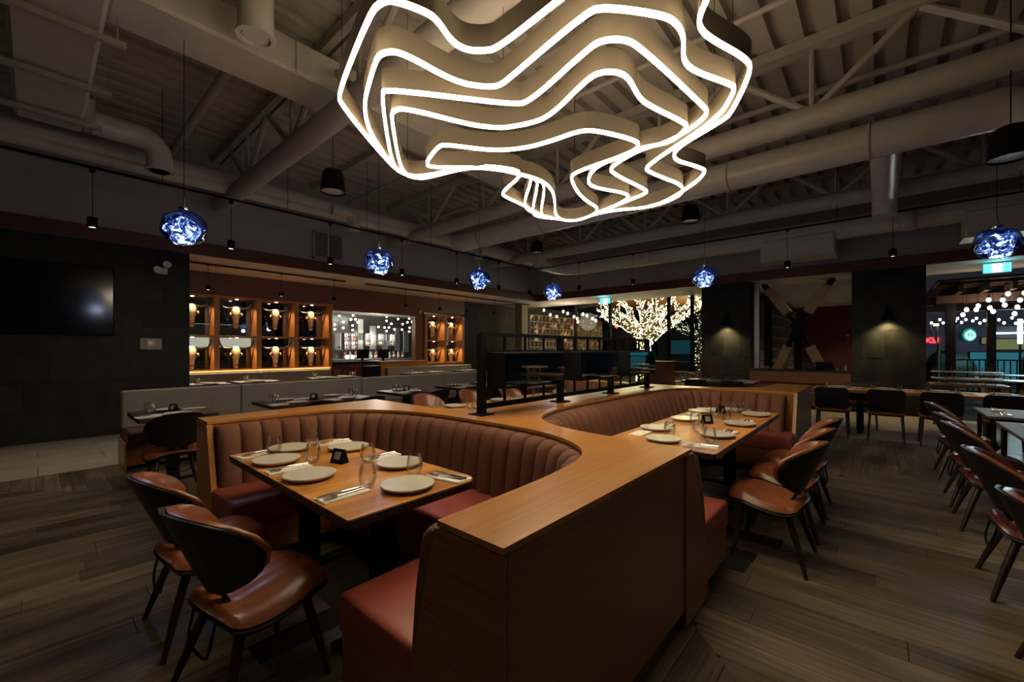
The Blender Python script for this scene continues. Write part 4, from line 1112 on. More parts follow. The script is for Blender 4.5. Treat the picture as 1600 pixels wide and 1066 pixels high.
# tapered horns: rebuild radii along the curve
for h in [o for o in sku.children if o.name.startswith('horn')]:
    s = 1 if sum(v.co.x for v in h.data.vertices) > 0 else -1
    path = resample(chaikin([(s*.05, 0, -.02), (s*.17, 0, -.035), (s*.30, -.03, -.01), (s*.375, -.08, .09), (s*.385, -.12, .20)], 2), .05)
    r_ = [.036*(1-i/(len(path)-1))**.7+.003 for i in range(len(path))]
    old = h.data; h.data = MB().tube(path, r_, 10).mesh('horn', 'horn', 60); bpy.data.meshes.remove(old)
skk = Kind(sku)
CN = ['first', 'second', 'third', 'fourth']
for row, z, wd in ((0, 2.44, 'upper'), (1, 1.46, 'lower')):
    for k in range(4): skk.put(((LP[k]+LP[k+1])/2, 11.92, z+.03), .0, 'horned skull, %s row of the left case, %s column from the stone wall' % (wd, CN[k]), 'longhorn skulls', None, (.95, .95, 1.06))
    for k in range(2): skk.put(((RP[k]+RP[k+1])/2, 11.92, z-.04), 0, 'horned skull, %s row of the right case, %s column' % (wd, ('left', 'right')[k]), 'longhorn skulls', None, (.92, .95, 1.04))
for k in range(12): pass
# kitchen seen behind the left case
struct(MB().box(1.9, 13.9, 0, 5.55, 14.0, 3.24).build('wall_kitchen', 'dark_wall'))
struct(MB().box(5.50, 12.15, 0, 5.60, 16.2, 3.24).build('wall_kitchen_side', 'dark_wall'))
struct(MB().box(1.70, 12.0, 0, 1.91, 16.2, 3.24).build('wall_kitchen_end', 'dark_wall'))
k_ = thing('kitchen_hood', 'steel kitchen hood with a lit strip behind the left skull case', 'range hood')
MB().box(2.0, 12.95, 1.78, 4.5, 13.9, 2.1, .02).build('canopy', 'steel_panel', k_)
MB().box(2.0, 13.60, 1.50, 4.3, 13.62, 1.76).build('lit_strip', 'hood_lit', k_)
k_ = thing('kitchen_counter', 'dark steel kitchen counter behind the left skull case', 'counter')
MB().box(2.0, 12.9, .86, 5.3, 13.6, .92, .01).build('worktop', 'steel_panel', k_); MB().box(2.02, 12.95, 0, 5.28, 13.58, .86).build('cabinet', 'black', k_)
light('AREA', 'kitchen light', (3.3, 13.2, 3.1), 5, (1, .95, .8), 1.0, (3.3, 13.2, 0))
# bench-top strip light in the recess under the cases
for u0, u1 in ((1.95, 5.5), (8.9, 10.55)):
    light('AREA', 'case sill light', ((u0+u1)/2, 11.685 if u0 < 5 else 11.42, .945), 9*(u1-u0)/3.5, (1, .88, .70), u1-u0, ((u0+u1)/2, 11.35, 0), sy=.02)
# bar room
struct(MB().box(5.6, 15.6, 0, 12.0, 15.7, 3.24).build('wall_back_bar', 'mirror_wall'))
struct(MB().box(12.0, 12.0, 0, 12.1, 15.7, 3.24).build('wall_back_bar_side', 'dark_wall'))
struct(MB().box(5.6, 12.15, 2.80, 12.0, 15.6, 2.86).build('ceiling_4', 'soffit'))
for u, v, l in ((6.6, 13.0, 'dark ceiling speaker slot at the left of the bar ceiling'), (8.9, 13.2, 'dark ceiling vent slot at the right of the bar ceiling')):
    vt = thing('ceiling_vent', l, 'vent', (u, v, 2.78)); MB().box(-.4, -.1, 0, .4, .1, .02).build('frame', 'black', vt)
    for k in range(3): MB().box(-.37, -.08+.055*k, -.006, .37, -.045+.055*k, .0).build('slat', 'black', vt)
light('AREA', 'bar ceiling light', (8.2, 13.4, 2.76), 70, (1, .95, .86), 2.6, (8.2, 13.8, 0), sy=1.2)
light('AREA', 'bar ceiling wash', (8.2, 13.6, 2.3), 18, (1, .93, .84), 2.0, (8.2, 13.6, 3), sy=1.0)
ct = thing('bar_counter', 'bar counter with copper mosaic front below the bar window', 'counter')
MB().box(5.62, 11.70, 1.02, 8.42, 12.30, 1.08, .006).build('worktop', 'black_wood', ct)
MB().box(5.66, 11.745, 0, 8.42, 12.2, 1.02).build('core', 'black', ct)
for i in range(6):
    for j in range(7): MB().box(5.62+.22*i+.004, 11.725-.004*((i+j) % 3), .02+.142*j, 5.62+.22*(i+1)-.004, 11.744, .02+.142*(j+1)-.006).build('mosaic_tile', 'brick_mosaic', ct)
wc = thing('bar_ledge', 'plain orange timber ledge counter right of the mosaic bar front', 'counter')
MB().box(6.96, 11.44, 1.02, 8.75, 11.695, 1.075, .005).build('top', 'case_wood', wc)
MB().box(6.96, 11.47, 0, 8.75, 11.695, 1.02).build('front_panel', 'case_wood', wc)
bb = thing('waste_bin', 'black square cabinet beside the mosaic bar front', 'cabinet', (6.62, 11.35, 0))
MB().box(-.2, -.15, .0, .2, .15, .92, .01).build('body', 'black', bb); MB().box(-.21, -.16, .92, .21, .16, .95, .006).build('lid', 'black_wood', bb)
for u, v, l in ((6.75, 12.15, 'point-of-sale monitor with its dark back to the room on the bar'), (7.45, 12.1, 'second dark monitor on the bar beside the first')):
    s_ = thing('monitor', l, 'monitor', (u, v, 1.08))
    MB().box(-.19, -.02, .08, .19, .02, .36, .006).build('panel', 'black', s_); MB().box(-.03, 0, .01, .03, .05, .12).build('stand', 'black', s_); MB().box(-.12, -.08, 0, .12, .1, .012).build('foot', 'black', s_)
# tall back-bar panels, lit bottle boxes and bottles
for u0, u1, z0, z1, l in ((8.24, 8.47, 2.07, 2.62, 'upper grey hanging mirror of the back bar'), (8.75, 9.03, 1.43, 2.37, 'tall grey mirror panel in the middle of the back bar'),
                          (9.92, 10.14, 1.39, 2.35, 'tall grey mirror panel right of the lit bottle boxes'), (10.32, 10.58, 1.31, 2.24, 'pale column mirror at the right end of the back bar'),
                          (8.22, 8.47, 1.43, 1.79, 'low grey mirror between the bottle boxes'), (9.32, 9.57, 1.43, 1.80, 'short grey mirror between the right bottle boxes')):
    p_ = thing('hanging_mirror', l, 'mirror'); MB().box(u0, 15.2, z0, u1, 15.26, z1, .006).build('sheet', 'steel_panel', p_)
    for x in (u0+.03, u1-.03): MB().tube([(x, 15.23, z1-.01), (x, 15.23, 2.80)], .004, 6).build('hanger_rod', 'black', p_)
bt = {}
def bottle(kind, h, mat):
    b = thing('bottle', 'x', 'bottle')
    MB().lathe([(0, 0), (.036, 0), (.038, .01), (.038, h*.58), (.030, h*.68), (.014, h*.76), (.014, h*.95), (0, h*.95)], 12).build('glass_body', mat, b, 50)
    MB().lathe([(.0385, h*.15), (.0388, h*.15), (.0388, h*.45), (.0385, h*.45)], 12).build('paper_label', 'white_plate', b, 50)
    MB().lathe([(0, h*.94), (.016, h*.94), (.016, h), (0, h)], 10).build('stopper', 'black', b)
    return Kind(b)
BK = [bottle(*a) for a in (('a', .31, 'bottle_amber'), ('g', .29, 'bottle_green'), ('c', .30, 'bottle_clear'), ('r', .33, 'bottle_red'))]
BN = ['amber', 'green', 'clear', 'red-labelled']
boxes = [(7.65, 7.92, 1.43, 2.05), (7.93, 8.2, 1.43, 2.05), (8.51, 8.75, 1.58, 2.06), (9.07, 9.32, 1.60, 2.07), (9.59, 9.85, 1.58, 2.07)]
for i, (u0, u1, z0, z1) in enumerate(boxes):
    b = thing('bottle_box', 'backlit bottle box on the back bar, %s from the left' % NTH[i], 'shelf')
    MB().box(u0, 15.36, z0, u1, 15.38, z1).build('lit_back', 'shelf_lit', b)
    MB().box((u0+u1)/2-.04, 15.38, z0+.05, (u0+u1)/2+.04, 15.6, z0+.12).build('wall_bracket', 'black', b)
    for a in ((u0, 15.1, z0, u0+.015, 15.36, z1), (u1-.015, 15.1, z0, u1, 15.36, z1)): MB().box(*a).build('side', 'steel_panel', b)
    for z in (z0, (z0+z1)/2-.01, z1-.02) if i < 2 else (z0, z1-.02): MB().box(u0, 15.1, z, u1, 15.36, z+.02).build('shelf', 'steel_panel', b)
    for lv, z in enumerate((z0+.021, (z0+z1)/2+.011) if i < 2 else (z0+.021,)):
        for q in range(3):
            k = (i+q+lv) % 4
            BK[k].put((u0+.05+(u1-u0-.1)*q/2, 15.2, z), 0, '%s bottle %s in the %s bottle box, %s shelf' % (BN[k], ('at the left', 'in the middle', 'at the right')[q], NTH[i], 'upper' if lv else 'lower'), 'bottles of the back bar', None, (.9, .9, .85))
cb = thing('back_bar_cabinet', 'low dark back bar cabinet carrying rows of bottles and glasses', 'cabinet')
MB().box(5.7, 14.9, 1.02, 11.9, 15.58, 1.07, .006).build('worktop', 'steel_panel', cb)
for k in range(6): MB().box(5.72+1.03*k, 14.93, .05, 5.72+1.03*(k+1)-.01, 15.5, 1.02, .004).build('door', 'black', cb)
for k in range(26):
    q = (k*7) % 4
    BK[q].put((7.6+.105*k, 15.0+.10*(k % 2), 1.071), 0, BN[q]+' bottle on the back bar worktop, %s from the left' % ordinal(k), 'bottle row on the back bar worktop', None, (1, 1, .95+.1*(k % 3)))
for k in range(16):
    KG.put((9.7+.10*(k % 8), 14.95+.09*(k//8), 1.071), 0, 'clear glass on the back bar worktop, %s row, %s from the left' % (('front', 'rear')[k//8], ordinal(k % 8)), 'glasses on the back bar')
tag(MB().box(7.62, 14.99, 1.08, 8.0, 15.0, 1.22).build('menu_light_box', 'shelf_lit'), 'small white lit box on the left of the back bar worktop', 'light box')
# branched globe lamps over the bar
bulbs = [[(6.32,2.49),(6.45,2.31),(6.17,2.21),(6.17,2.07),(6.45,2.12)], [(6.78,2.54),(6.7,2.4),(6.86,2.41),(6.94,2.32),(6.76,2.21),(6.76,2.06)],
         [(8.0,2.56),(8.0,2.42),(8.19,2.33),(7.92,2.19),(8.09,2.2),(8.0,2.07),(7.69,2.2)], [(8.46,2.51),(8.65,2.34),(8.31,2.14),(8.62,2.14)], [(8.93,2.55),(8.85,2.41),(9.05,2.44),(9.11,2.32),(8.95,2.22),(8.93,2.08)]]
for i, bl_ in enumerate(bulbs):
    c = thing('globe_chandelier', 'black branched chandelier with clear globe bulbs over the bar, %s from the left' % NTH[i], 'chandelier')
    cx = sum(p[0] for p in bl_)/len(bl_)
    MB().tube([(cx, 12.8, 2.80), (cx, 12.8, 2.02)], .008, 6).build('stem', 'black', c)
    for u, z in bl_:
        a = MB().tube([(cx, 12.8, z+.06), (u, 12.8, z+.06), (u, 12.8, z+.03)], .006, 6).build('arm', 'black', c)
        MB().sphere((u, 12.8, z), .034, nu=12, nv=8).build('bulb', 'bulb_glow', a, 180)
light('POINT', 'bar globes', (7.6, 12.75, 2.2), 12, (1, .85, .62), .4)
light('POINT', 'back bar shelf light', (8.9, 14.7, 1.9), 18, (1, .92, .78), .3)
tag(MB().box(8.60, 11.735, 2.66, 8.68, 11.75, 2.76, .004).build('wall_sensor', 'plastic_white'), 'tiny white sensor on the timber wall above the bar pier', 'sensor')
# ------------------------------------------------------------------ window wall fittings
struct(MB().box(12.68, 10.62, 0, 13.05, 10.98, 3.24).build('column_1', 'plaster'))
def sconce(v, label):
    s_ = thing('wall_sconce', label, 'wall lamp', (12.5, v, 2.09))
    MB().box(-.03, -.05, .10, -.002, .05, .34, .006).build('back_plate', 'black', s_)
    MB().lathe([(.125, 0), (.115, .02), (.055, .13), (.04, .24), (0, .25)][::-1] + [(.118, 0), (.05, .12), (0, .13)], 22, (-.14, 0, 0)).build('shade', 'black', s_, 50)
    MB().tube([(-.02, 0, .22), (-.14, 0, .24)], .012, 8).build('arm', 'black', s_)
    MB().sphere((-.14, 0, .05), .03, nu=10, nv=7).build('bulb', 'bulb_glow', s_, 180)
    light('SPOT', 'sconce light', (12.34, v, 2.10), 55, (1, .70, .30), .04, (12.47, v, 1.2), math.radians(120), .8)
sconce(-.13, 'black dome wall sconce lighting the right stone pillar')
sconce(3.15, 'black dome wall sconce lighting the stone pillar beside the lit tree')
for v, l in ((.98, 'small glowing red pilot dot beyond the crossed brace'),): 
    tag(MB().sphere((21.9, v, 2.0), .05, nu=8, nv=6).build('pilot_lamp', 'lens', smooth=180), 'tiny round lamp on the red wall behind the crossed brace', 'lamp')
c = thing('service_counter', 'orange timber service counter under the crossed brace opening', 'counter')
MB().box(12.30, .50, .90, 13.0, 2.57, .94, .004).build('top', 'black_wood', c)
MB().box(12.36, .50, .62, 12.98, 1.52, .90).build('front_panel', 'oak_dark_v', c); MB().box(12.36, 1.524, .62, 12.98, 2.57, .90).build('front_panel', 'oak_dark_v', c)
MB().box(12.6, .50, 0, 12.98, 2.57, .62).build('back_panel', 'oak_dark_v', c)
for z in (.06, .36): MB().box(12.38, .52, z, 12.6, 2.55, z+.025).build('shelf', 'oak_dark_v', c)
for v in (.50, 2.54): MB().box(12.38, v, 0, 12.6, v+.03, .62).build('side', 'oak_dark_v', c)
lp = thing('laptop', 'dark open laptop on the service counter', 'laptop', (12.66, 1.0, .94))
MB().box(-.12, -.17, 0, .12, .17, .018, .004).build('keyboard', 'black', lp); MB().box(-.12, -.17, .018, -.108, .17, .20, .003).build('lid', 'black', lp)
tag(MB().lathe([(0, 0), (.03, 0), (.035, .05), (.014, .12), (.012, .16), (0, .16)], 12, (12.6, .60, .94)).build('bottle', 'bottle_clear', smooth=50), 'pale blue-white bottle at the right end of the service counter', 'bottle')
tag(MB().lathe([(0, 0), (.04, 0), (.045, .06), (.0, .05)], 12, (12.55, .78, .94)).build('bowl', 'bottle_green', smooth=50), 'small green bowl on the service counter near the laptop', 'bowl')
for v in (.70, .74, .86): KG.put((12.6, v, .941), 0, 'clear glass among the things right of the laptop on the service counter', 'glasses on the service counter')
hc = thing('folded_high_chair', 'blue-grey folded high chair leaning behind the service counter', 'high chair', (13.08, 1.36, 0))
for y in (-.16, .16): MB().tube([(-.1, y, .0), (.05, y*.7, 1.12)], .015, 8).build('frame_tube', 'steel_panel', hc)
for k in range(5): MB().box(-.03+.015*k, -.15, .72+.08*k, -.01+.015*k, .15, .78+.08*k).build('slat', 'cloth_blue', hc)
xb = thing('crossed_brace', 'crossed diagonal timber structural brace with black steel ends in the middle opening', 'brace')
ctr = Vector((13.3, 1.63, 2.08))
for e in ((13.3, 2.42, 3.24), (13.3, .88, 3.24), (13.3, 2.42, .05), (13.3, .70, .05)):
    e = Vector(e); d_ = (e-ctr)
    q = lambda t: tuple(ctr+d_*t)
    far_ = 1.0 if e.z > 2 else 1.0
    MB().bar(q(.05), q(.30), .17, .10).build('steel_shoe', 'black', xb)
    MB().bar(q(.28), q(.86 if e.z > 2 else 1), .21, .21).build('timber', 'brace_wood', xb)
    if e.z > 2: MB().bar(q(.86), q(1), .22, .12).build('end_shoe', 'black', xb)
m_ = MB().lathe([(0, -.1), (.15, -.1), (.15, .1), (0, .1)], 8).xf(Matrix.Translation(ctr) @ Matrix.Rotation(PI/2, 4, 'Y')); m_.build('hub', 'black', xb)
MB().box(13.16, 1.56, 0, 13.44, 1.70, 2.0).build('hub_post', 'black', xb)
bp = thing('black_screen', 'tall narrow black standing screen left of the crossed brace', 'screen', (13.6, 2.36, 0))
MB().box(-.04, -.10, .98, .04, .10, 2.95, .01).build('panel', 'black', bp)
for y in (-.06, .06): MB().box(-.015, y-.015, 0, .015, y+.015, 1.0).build('foot', 'black', bp)
struct(MB().box(12.95, 2.46, .94, 13.05, 2.58, 3.24).build('window_1_frame', 'steel_panel'))
# side room behind the brace: red end wall, shelf wall, ceiling, downlights
struct(MB().box(22.0, -.78, 0, 22.1, 3.05, 3.3).build('wall_red', 'red_wall'))
struct(MB().box(14.4, -.78, 3.24, 22.0, 3.05, 3.30).build('ceiling_5', 'soffit'))
struct(MB().box(14.4, -.78, 0, 22.0, -.70, 3.24).build('wall_side_room_right', 'dark_wall'))
struct(MB().box(14.4, 2.98, 0, 22.0, 3.05, 3.24).build('wall_side_room_left', 'dark_wall'))
sh = thing('open_shelf', 'tall wall of open shelves glimpsed left of the crossed brace', 'shelf')
for k in range(11): MB().box(15.2+.6*k, 2.66, .3, 15.24+.6*k, 2.97, 3.0).build('upright', 'lattice', sh)
for k in range(8): MB().box(15.2, 2.66, .3+.38*k, 21.24, 2.97, .33+.38*k).build('shelf', 'lattice', sh)
rr_ = random.Random(4)
for k in range(40):
    i, j = k % 10, (k*7//10) % 6
    if k//10 % 2: i = (i*3+1) % 10
    nm = ('cream', 'tan', 'white', 'brown')[k % 4]
    tag(MB().box(15.3+.6*i+.1*(k//10), 2.74, .332+.38*j, 15.36+.6*i+.1*(k//10), 2.92, .50+.38*j+.05*rr_.random(), .004).build('book', ('cream', 'tan', 'white_plate', 'oak_u')[k % 4]),
        '%s book on the open shelf wall, %s shelf up, %s bay' % (nm, ordinal(j), ordinal(i)), 'book', 'books on the open shelf')
def downlight(x, y, z, label, e=6):
    d = thing('downlight', label, 'ceiling lamp', (x, y, z))
    MB().lathe([(.055, 0), (.075, 0), (.075, -.006), (.055, -.008)], 16).build('trim_ring', 'plastic_white', d); MB().lathe([(0, -.002), (.055, -.002), (.055, -.004), (0, -.004)], 14).build('lens', 'spot_glow', d)
    if e: light('SPOT', 'downlight beam', (x, y, z-.03), e, (1, .85, .62), .05, (x, y, 0), math.radians(100), .8)
for i, (x, y) in enumerate(((13.9, 1.75), (16.6, .95), (19.0, .86), (20.4, .9))): downlight(x, y, 3.24, 'round downlight in the white ceiling behind the brace, %s from the room' % NTH[i], 60)
for i, (x, y) in enumerate(((13.3, 4.7), (13.3, 5.6), (13.6, 9.3), (13.6, 8.5), (13.3, 7.6), (13.0, -2.35))): downlight(x, y, 3.24, 'round downlight in the window-side soffit, %s' % ('above the wishbone chairs', 'left of the first tree light', 'over the far corner', 'over the lattice end', 'near the left exit sign', 'beside the right exit sign')[i], 8)
downlight(13.3, -6.1, 3.24, 'added unseen downlight in the soffit over the round patio table', 60)  # lamp added out of view to light the chairs seen mirrored
# exit signs
def exit_sign(v, label):
    e = thing('exit_sign', label, 'exit sign', (13.0, v, 3.11))
    MB().box(-.03, -.20, -.10, .03, .20, .10, .006).build('housing', 'plastic_white', e)
    MB().box(-.034, -.19, -.09, -.0305, .19, .09).build('lit_face', 'exit_cyan', e)
    MB().box(-.0375, -.075, -.085, -.0345, .075, .085).build('pictogram_field', 'exit_white', e)
    f_ = MB().sphere((-.041, -.012, .055), .004, .014, .014, 8, 6)
    for a, b in (((-.041, -.004, .035), (-.041, .012, -.012)), ((-.041, .0, .030), (-.041, -.03, .012)), ((-.041, .0, .030), (-.041, .03, .018)), ((-.041, .012, -.012), (-.041, -.018, -.035)), ((-.041, -.018, -.035), (-.041, -.012, -.07)), ((-.041, .012, -.012), (-.041, .030, -.045)), ((-.041, .030, -.045), (-.041, .052, -.05))): f_.bar(a, b, .010, .004)
    f_.build('running_figure', 'exit_mark', e)
    for y in (-.12, .12): MB().tube([(0, y, .10), (0, y, .13)], .008, 6).build('stem', 'plastic_white', e)
    light('POINT', 'exit glow', (12.8, v, 3.08), 2.2, (.12, .75, .85), .12)
exit_sign(-1.80, 'cyan-white running figure exit sign at the right edge below a blue globe')
exit_sign(7.12, 'small cyan exit sign at the upper left of the lit tree')
hs = thing('host_stand', 'dark brown host stand box in front of the windows', 'stand', (12.3, 4.92, 0))
MB().box(-.28, -.33, .05, .28, .33, 1.06, .01).build('body', 'mahogany_v', hs); MB().box(-.30, -.35, 1.06, .30, .35, 1.09, .006).build('top', 'oak_dark_v', hs); MB().box(-.24, -.29, 0, .24, .29, .05).build('plinth', 'black', hs)
# glazing of the window wall: mullions and panes toward the tree
for i, v in enumerate((3.95, 4.72, 5.5, 7.75, 9.3)): struct(MB().box(14.46, v-.05, 0, 14.56, v+.05, 3.76).build('window_%d_frame' % (i+2), 'black'))
for i, (a, b) in enumerate(((4.0, 4.67), (4.77, 5.45), (5.55, 7.70), (7.80, 9.25))): struct(MB().box(14.5, a, .0, 14.512, b, 3.76).build('window_%d' % (i+2), 'pane'))
struct(MB().box(14.46, 3.9, .95, 14.56, 9.3, 1.01).build('window_7_frame', 'black'))
# triangular lattice shelf
struct(MB().box(14.4, -.70, -.05, 22.0, 2.98, -.005).build('floor_side_room', 'pale_tile'))  # unseen floor made pale to bounce light onto the side room ceiling
lt = thing('lattice_screen', 'grey square lattice screen with tan and cream triangular infills in the far corner', 'screen')
nx, nz, st = 22, 7, .285
for k in range(nx+1): MB().box(14.2+st*k-.014, 11.42, 0, 14.2+st*k+.014, 11.62, .95+st*nz).build('upright', 'lattice', lt)
for k in range(nz+1): MB().box(14.2, 11.42, .95+st*k-.014, 14.2+st*nx, 11.62, .95+st*k+.014).build('rail', 'lattice', lt)
r7 = random.Random(11)
for i in range(nx):
    for j in range(nz):
        q = r7.random()
        if q > .40: continue
        x0, x1, z0, z1 = 14.214+st*i, 14.2+st*(i+1)-.014, .964+st*j, .95+st*(j+1)-.014
        tri = [(x0, z0), (x1, z0), (x1, z1)] if q < .14 else [(x0, z0), (x1, z1), (x0, z1)] if q < .27 else [(x0, (z0+z1)/2), (x1, z0), (x1, z1)]
        vs = [(x, y, z) for y in (11.44, 11.60) for x, z in tri]
        MB().add(vs, [(0, 1, 2), (5, 4, 3), (0, 3, 4, 1), (1, 4, 5, 2), (2, 5, 3, 0)]).build('triangle_infill', ('tan', 'cream', 'tan', 'oak_dark_u')[int(q*97) % 4], lt)
struct(MB().box(14.0, 11.9, 0, 21, 12.0, 3.34).build('wall_lattice', 'dark_wall'))
# festoon bulbs
fb = thing('festoon_bulb', 'x', 'bulb')
MB().sphere((0, 0, 0), .046, .046, .054, 12, 8).build('globe', 'bulb_glow', fb, 180)
MB().lathe([(0, .06), (.022, .06), (.020, .11), (0, .11)], 8).build('socket', 'black', fb)
MB().tube([(0, 0, .05), (0, 0, 1)], .004, 5).build('cord', 'black', fb)
fk_ = Kind(fb)
for k, (v, z) in enumerate(((10.53,3.07),(10.2,2.86),(9.88,2.77),(9.56,2.96),(9.35,2.87),(9.05,2.72),(8.9,2.64),(8.87,2.51),(8.64,2.8),(8.47,2.74),(8.22,2.61),(8.08,2.53),(7.81,2.68))):
    hang(fk_.put((14.0, v, z), 0, 'round warm bulb before the lattice screen, %s from the left' % ordinal(k), 'bulbs before the lattice screen', None, (1, 1, 1)), 3.245)
for k, (v, z) in enumerate(sorted(((-1.53,2.35),(-1.59,2.47),(-1.75,2.46),(-1.78,2.55),(-1.95,2.68),(-1.97,2.49),(-2.17,2.66),(-2.25,2.8),(-2.2,2.54),(-2.43,2.64),(-2.35,2.33),(-2.39,2.48),(-3.0,2.5),(-3.3,2.65),(-2.02,2.40),(-2.5,2.8)), reverse=True)):
    hang(fk_.put((15.0, v, z-.06), 0, 'round bulb in the near clusters under the patio pergola, %s from the left' % ordinal(k), 'near pergola bulbs', None, (.9, .9, 1)), 2.84)
for k, (v, z) in enumerate(sorted(((-1.37,2.37),(-1.45,2.30),(-1.58,2.48),(-1.66,2.36),(-1.52,2.30),(-2.01,2.5),(-1.95,2.41),(-2.10,2.36),(-2.2,2.45),(-2.44,2.48),(-2.52,2.32),(-2.36,2.40),(-2.62,2.40),(-2.94,2.41),(-3.05,2.30),(-3.22,2.46),(-3.49,2.33),(-3.3,2.28),(-2.72,2.30)), reverse=True)):
    hang(fk_.put((20.9, v, z), 0, 'small distant bulb in the far patio clusters, %s from the left' % ordinal(k), 'far pergola bulbs', None, (.75, .75, .85)), 2.84)
light('POINT', 'lattice bulbs', (13.7, 9.2, 2.6), 22, (1, .82, .58), .4)
light('POINT', 'pergola bulbs', (14.9, -2.1, 2.2), 16, (1, .85, .62), .4)
rl = thing('red_lantern', 'small red glowing lantern left of the lit tree', 'lantern', (15.5, 8.0, 2.36))
MB().sphere((0, 0, 0), .07, .07, .085, 12, 8).build('globe', 'red_dot', rl, 180); MB().tube([(0, 0, .08), (0, 0, 1.40)], .004, 5).build('cord', 'black', rl)

# ------------------------------------------------------------------ trees wound with fairy lights
# main limbs of both trees: (sideways reach, height) in metres
LIMBS = [[(-.05,1.9),(-.5,2.4),(-1.0,2.75),(-1.35,3.1),(-1.6,3.3)], [(-.1,2.0),(-.38,2.55),(-.5,3.05),(-.68,3.4)], [(.0,2.0),(.0,2.65),(-.12,3.1),(-.25,3.5)],
         [(.08,2.0),(.5,2.55),(.75,3.05),(1.0,3.5)], [(.18,1.9),(.88,2.4),(1.38,2.75),(1.75,3.2),(2.05,3.45)], [(.12,2.1),(.38,2.75),(.43,3.2),(.38,3.55)],
         [(.2,1.75),(.62,2.15),(1.15,2.5),(1.65,2.75),(2.15,3.05)], [(-.2,2.0),(-.75,2.4),(-1.25,2.55),(-1.5,2.85)]]
def lit_tree(label, x, y, s, mat, seed, nb):
    t = thing('lit_tree', label, 'tree', (x, y, 0)); R_ = random.Random(seed)
    trunk = [(0, 0, 0), (.02, .03, .9), (0, .0, 1.95)]
    MB().tube([tuple(c_*s for c_ in p) for p in trunk], [.28*s, .22*s, .21*s], 12).build('trunk', 'bark', t, 60)
    segs = [((0, 0, .2), (0, 0, 1.0), .28, .24), ((0, 0, 1.0), (0, 0, 1.95), .24, .22)]
    m_ = MB()
    def limb(pts, r0, r1, lv):
        pts = [Vector(p) for p in pts]; n_ = len(pts); rs = [r0+(r1-r0)*k/(n_-1) for k in range(n_)]
        m_.tube([tuple(p*s) for p in pts], [max(a*s, .006) for a in rs], 7)
        for k in range(n_-1): segs.append((pts[k], pts[k+1], rs[k], rs[k+1]))
        if lv:
            for k in range(1, n_):
                for c_ in range(2):
                    d = (pts[k]-pts[k-1]).normalized(); a = R_.uniform(0, 2*PI)
                    d = (d*.8+Vector((math.cos(a)*.8, math.sin(a)*.8, R_.uniform(-.1, .7)))).normalized()
                    L_ = R_.uniform(.35, .8); q = pts[k]; pp = [q]
                    for j in range(3):
                        q = q+d*L_/3; d = (d+Vector((R_.uniform(-.25, .25), R_.uniform(-.25, .25), R_.uniform(-.05, .25)))).normalized()
                        if q.z*s > 3.6: break
                        pp.append(q)
                    if len(pp) > 2: limb(pp, rs[k]*.55, .012, 0)
    for limb_pts in LIMBS:
        dep = R_.uniform(-.5, .5); pp = []
        for k, (a, z) in enumerate(limb_pts):
            dd = dep*k/len(limb_pts)*1.6
            pp.append((.66*a+.751*dd, -.751*a+.66*dd, z))
        limb(pp, .15, .03, 1)
    m_.build('branches', 'bark', t, 60)
    lb = MB(); wts = [((Vector(b)-Vector(a)).length)*(r1+.05) for a, b, r1, r2 in segs]
    for a, b, r1, r2 in R_.choices(segs, wts, k=nb):
        a, b = Vector(a), Vector(b); u = R_.random(); p = a.lerp(b, u)
        ax_ = (b-a).normalized(); d = Vector((R_.gauss(0, 1), R_.gauss(0, 1), R_.gauss(0, 1))); d = (d-ax_*d.dot(ax_)).normalized()*(r1+(r2-r1)*u+.025)
        p = (p+d)*s; e = .0165
        lb.add([(p.x+e, p.y, p.z), (p.x-e, p.y, p.z), (p.x, p.y+e, p.z), (p.x, p.y-e, p.z), (p.x, p.y, p.z+e), (p.x, p.y, p.z-e)],
               [(0,2,4),(2,1,4),(1,3,4),(3,0,4),(2,0,5),(1,2,5),(3,1,5),(0,3,5)])
    o = lb.build('fairy_lights', mat, t); o['kind'] = 'stuff'
lit_tree('big spreading tree wrapped in dense warm fairy lights outside the windows', 15.75, 6.95, 1.0, 'fairy', 5, 3600)
lit_tree('smaller greenish-lit tree farther off, beside the stone pillar', 26.0, 8.0, 1.0, 'fairy_green', 9, 700)
light('POINT', 'tree fill', (15.2, 6.8, 2.3), 30, (1, .78, .45), .8)
for x, y in ((17.0, 5.6), (17.5, 8.4), (21, 7)): light('POINT', 'tree fill', (x, y, 2.6), 75, (1, .70, .34), .6)  # extra point lights added to brighten the orange soffit

# ------------------------------------------------------------------ pale wishbone chairs, patio furniture
wb = thing('wishbone_chair', 'x', 'chair')
MB().slab(rrect(-.24, -.22, .24, .23, .06), .42, .455, .01).build('seat', 'pale_wood', wb, 40)
arc = [(.27*math.cos(a), -.02-.25*math.sin(a), .70+.03*math.sin(a)) for a in [PI*(-.08+1.16*k/14) for k in range(15)]]
MB().tube(arc, .017, 8).build('top_rail', 'pale_wood', wb, 60)
m_ = MB().tube([(0, -.20, .45), (0, -.235, .56)], .016, 8); 
for s in (-1, 1): m_.tube([(0, -.235, .55), (s*.06, -.25, .63), (s*.10, -.255, .72)], .013, 8)
m_.build('wishbone_splat', 'pale_wood', wb, 60)
for s in (-1, 1):
    MB().tube([(s*.23, .19, 0), (s*.23, .18, .44)], [.014, .02], 8).build('leg', 'pale_wood', wb, 60)
    MB().tube([(s*.21, -.21, 0), (s*.21, -.19, .44), (s*.265, -.08, .71)], [.014, .02, .014], 8).build('leg', 'pale_wood', wb, 60)
    MB().bar((s*.22, -.2, .25), (s*.22, .19, .25), .016).build('side_stretcher', 'pale_wood', wb)
wk = Kind(wb)
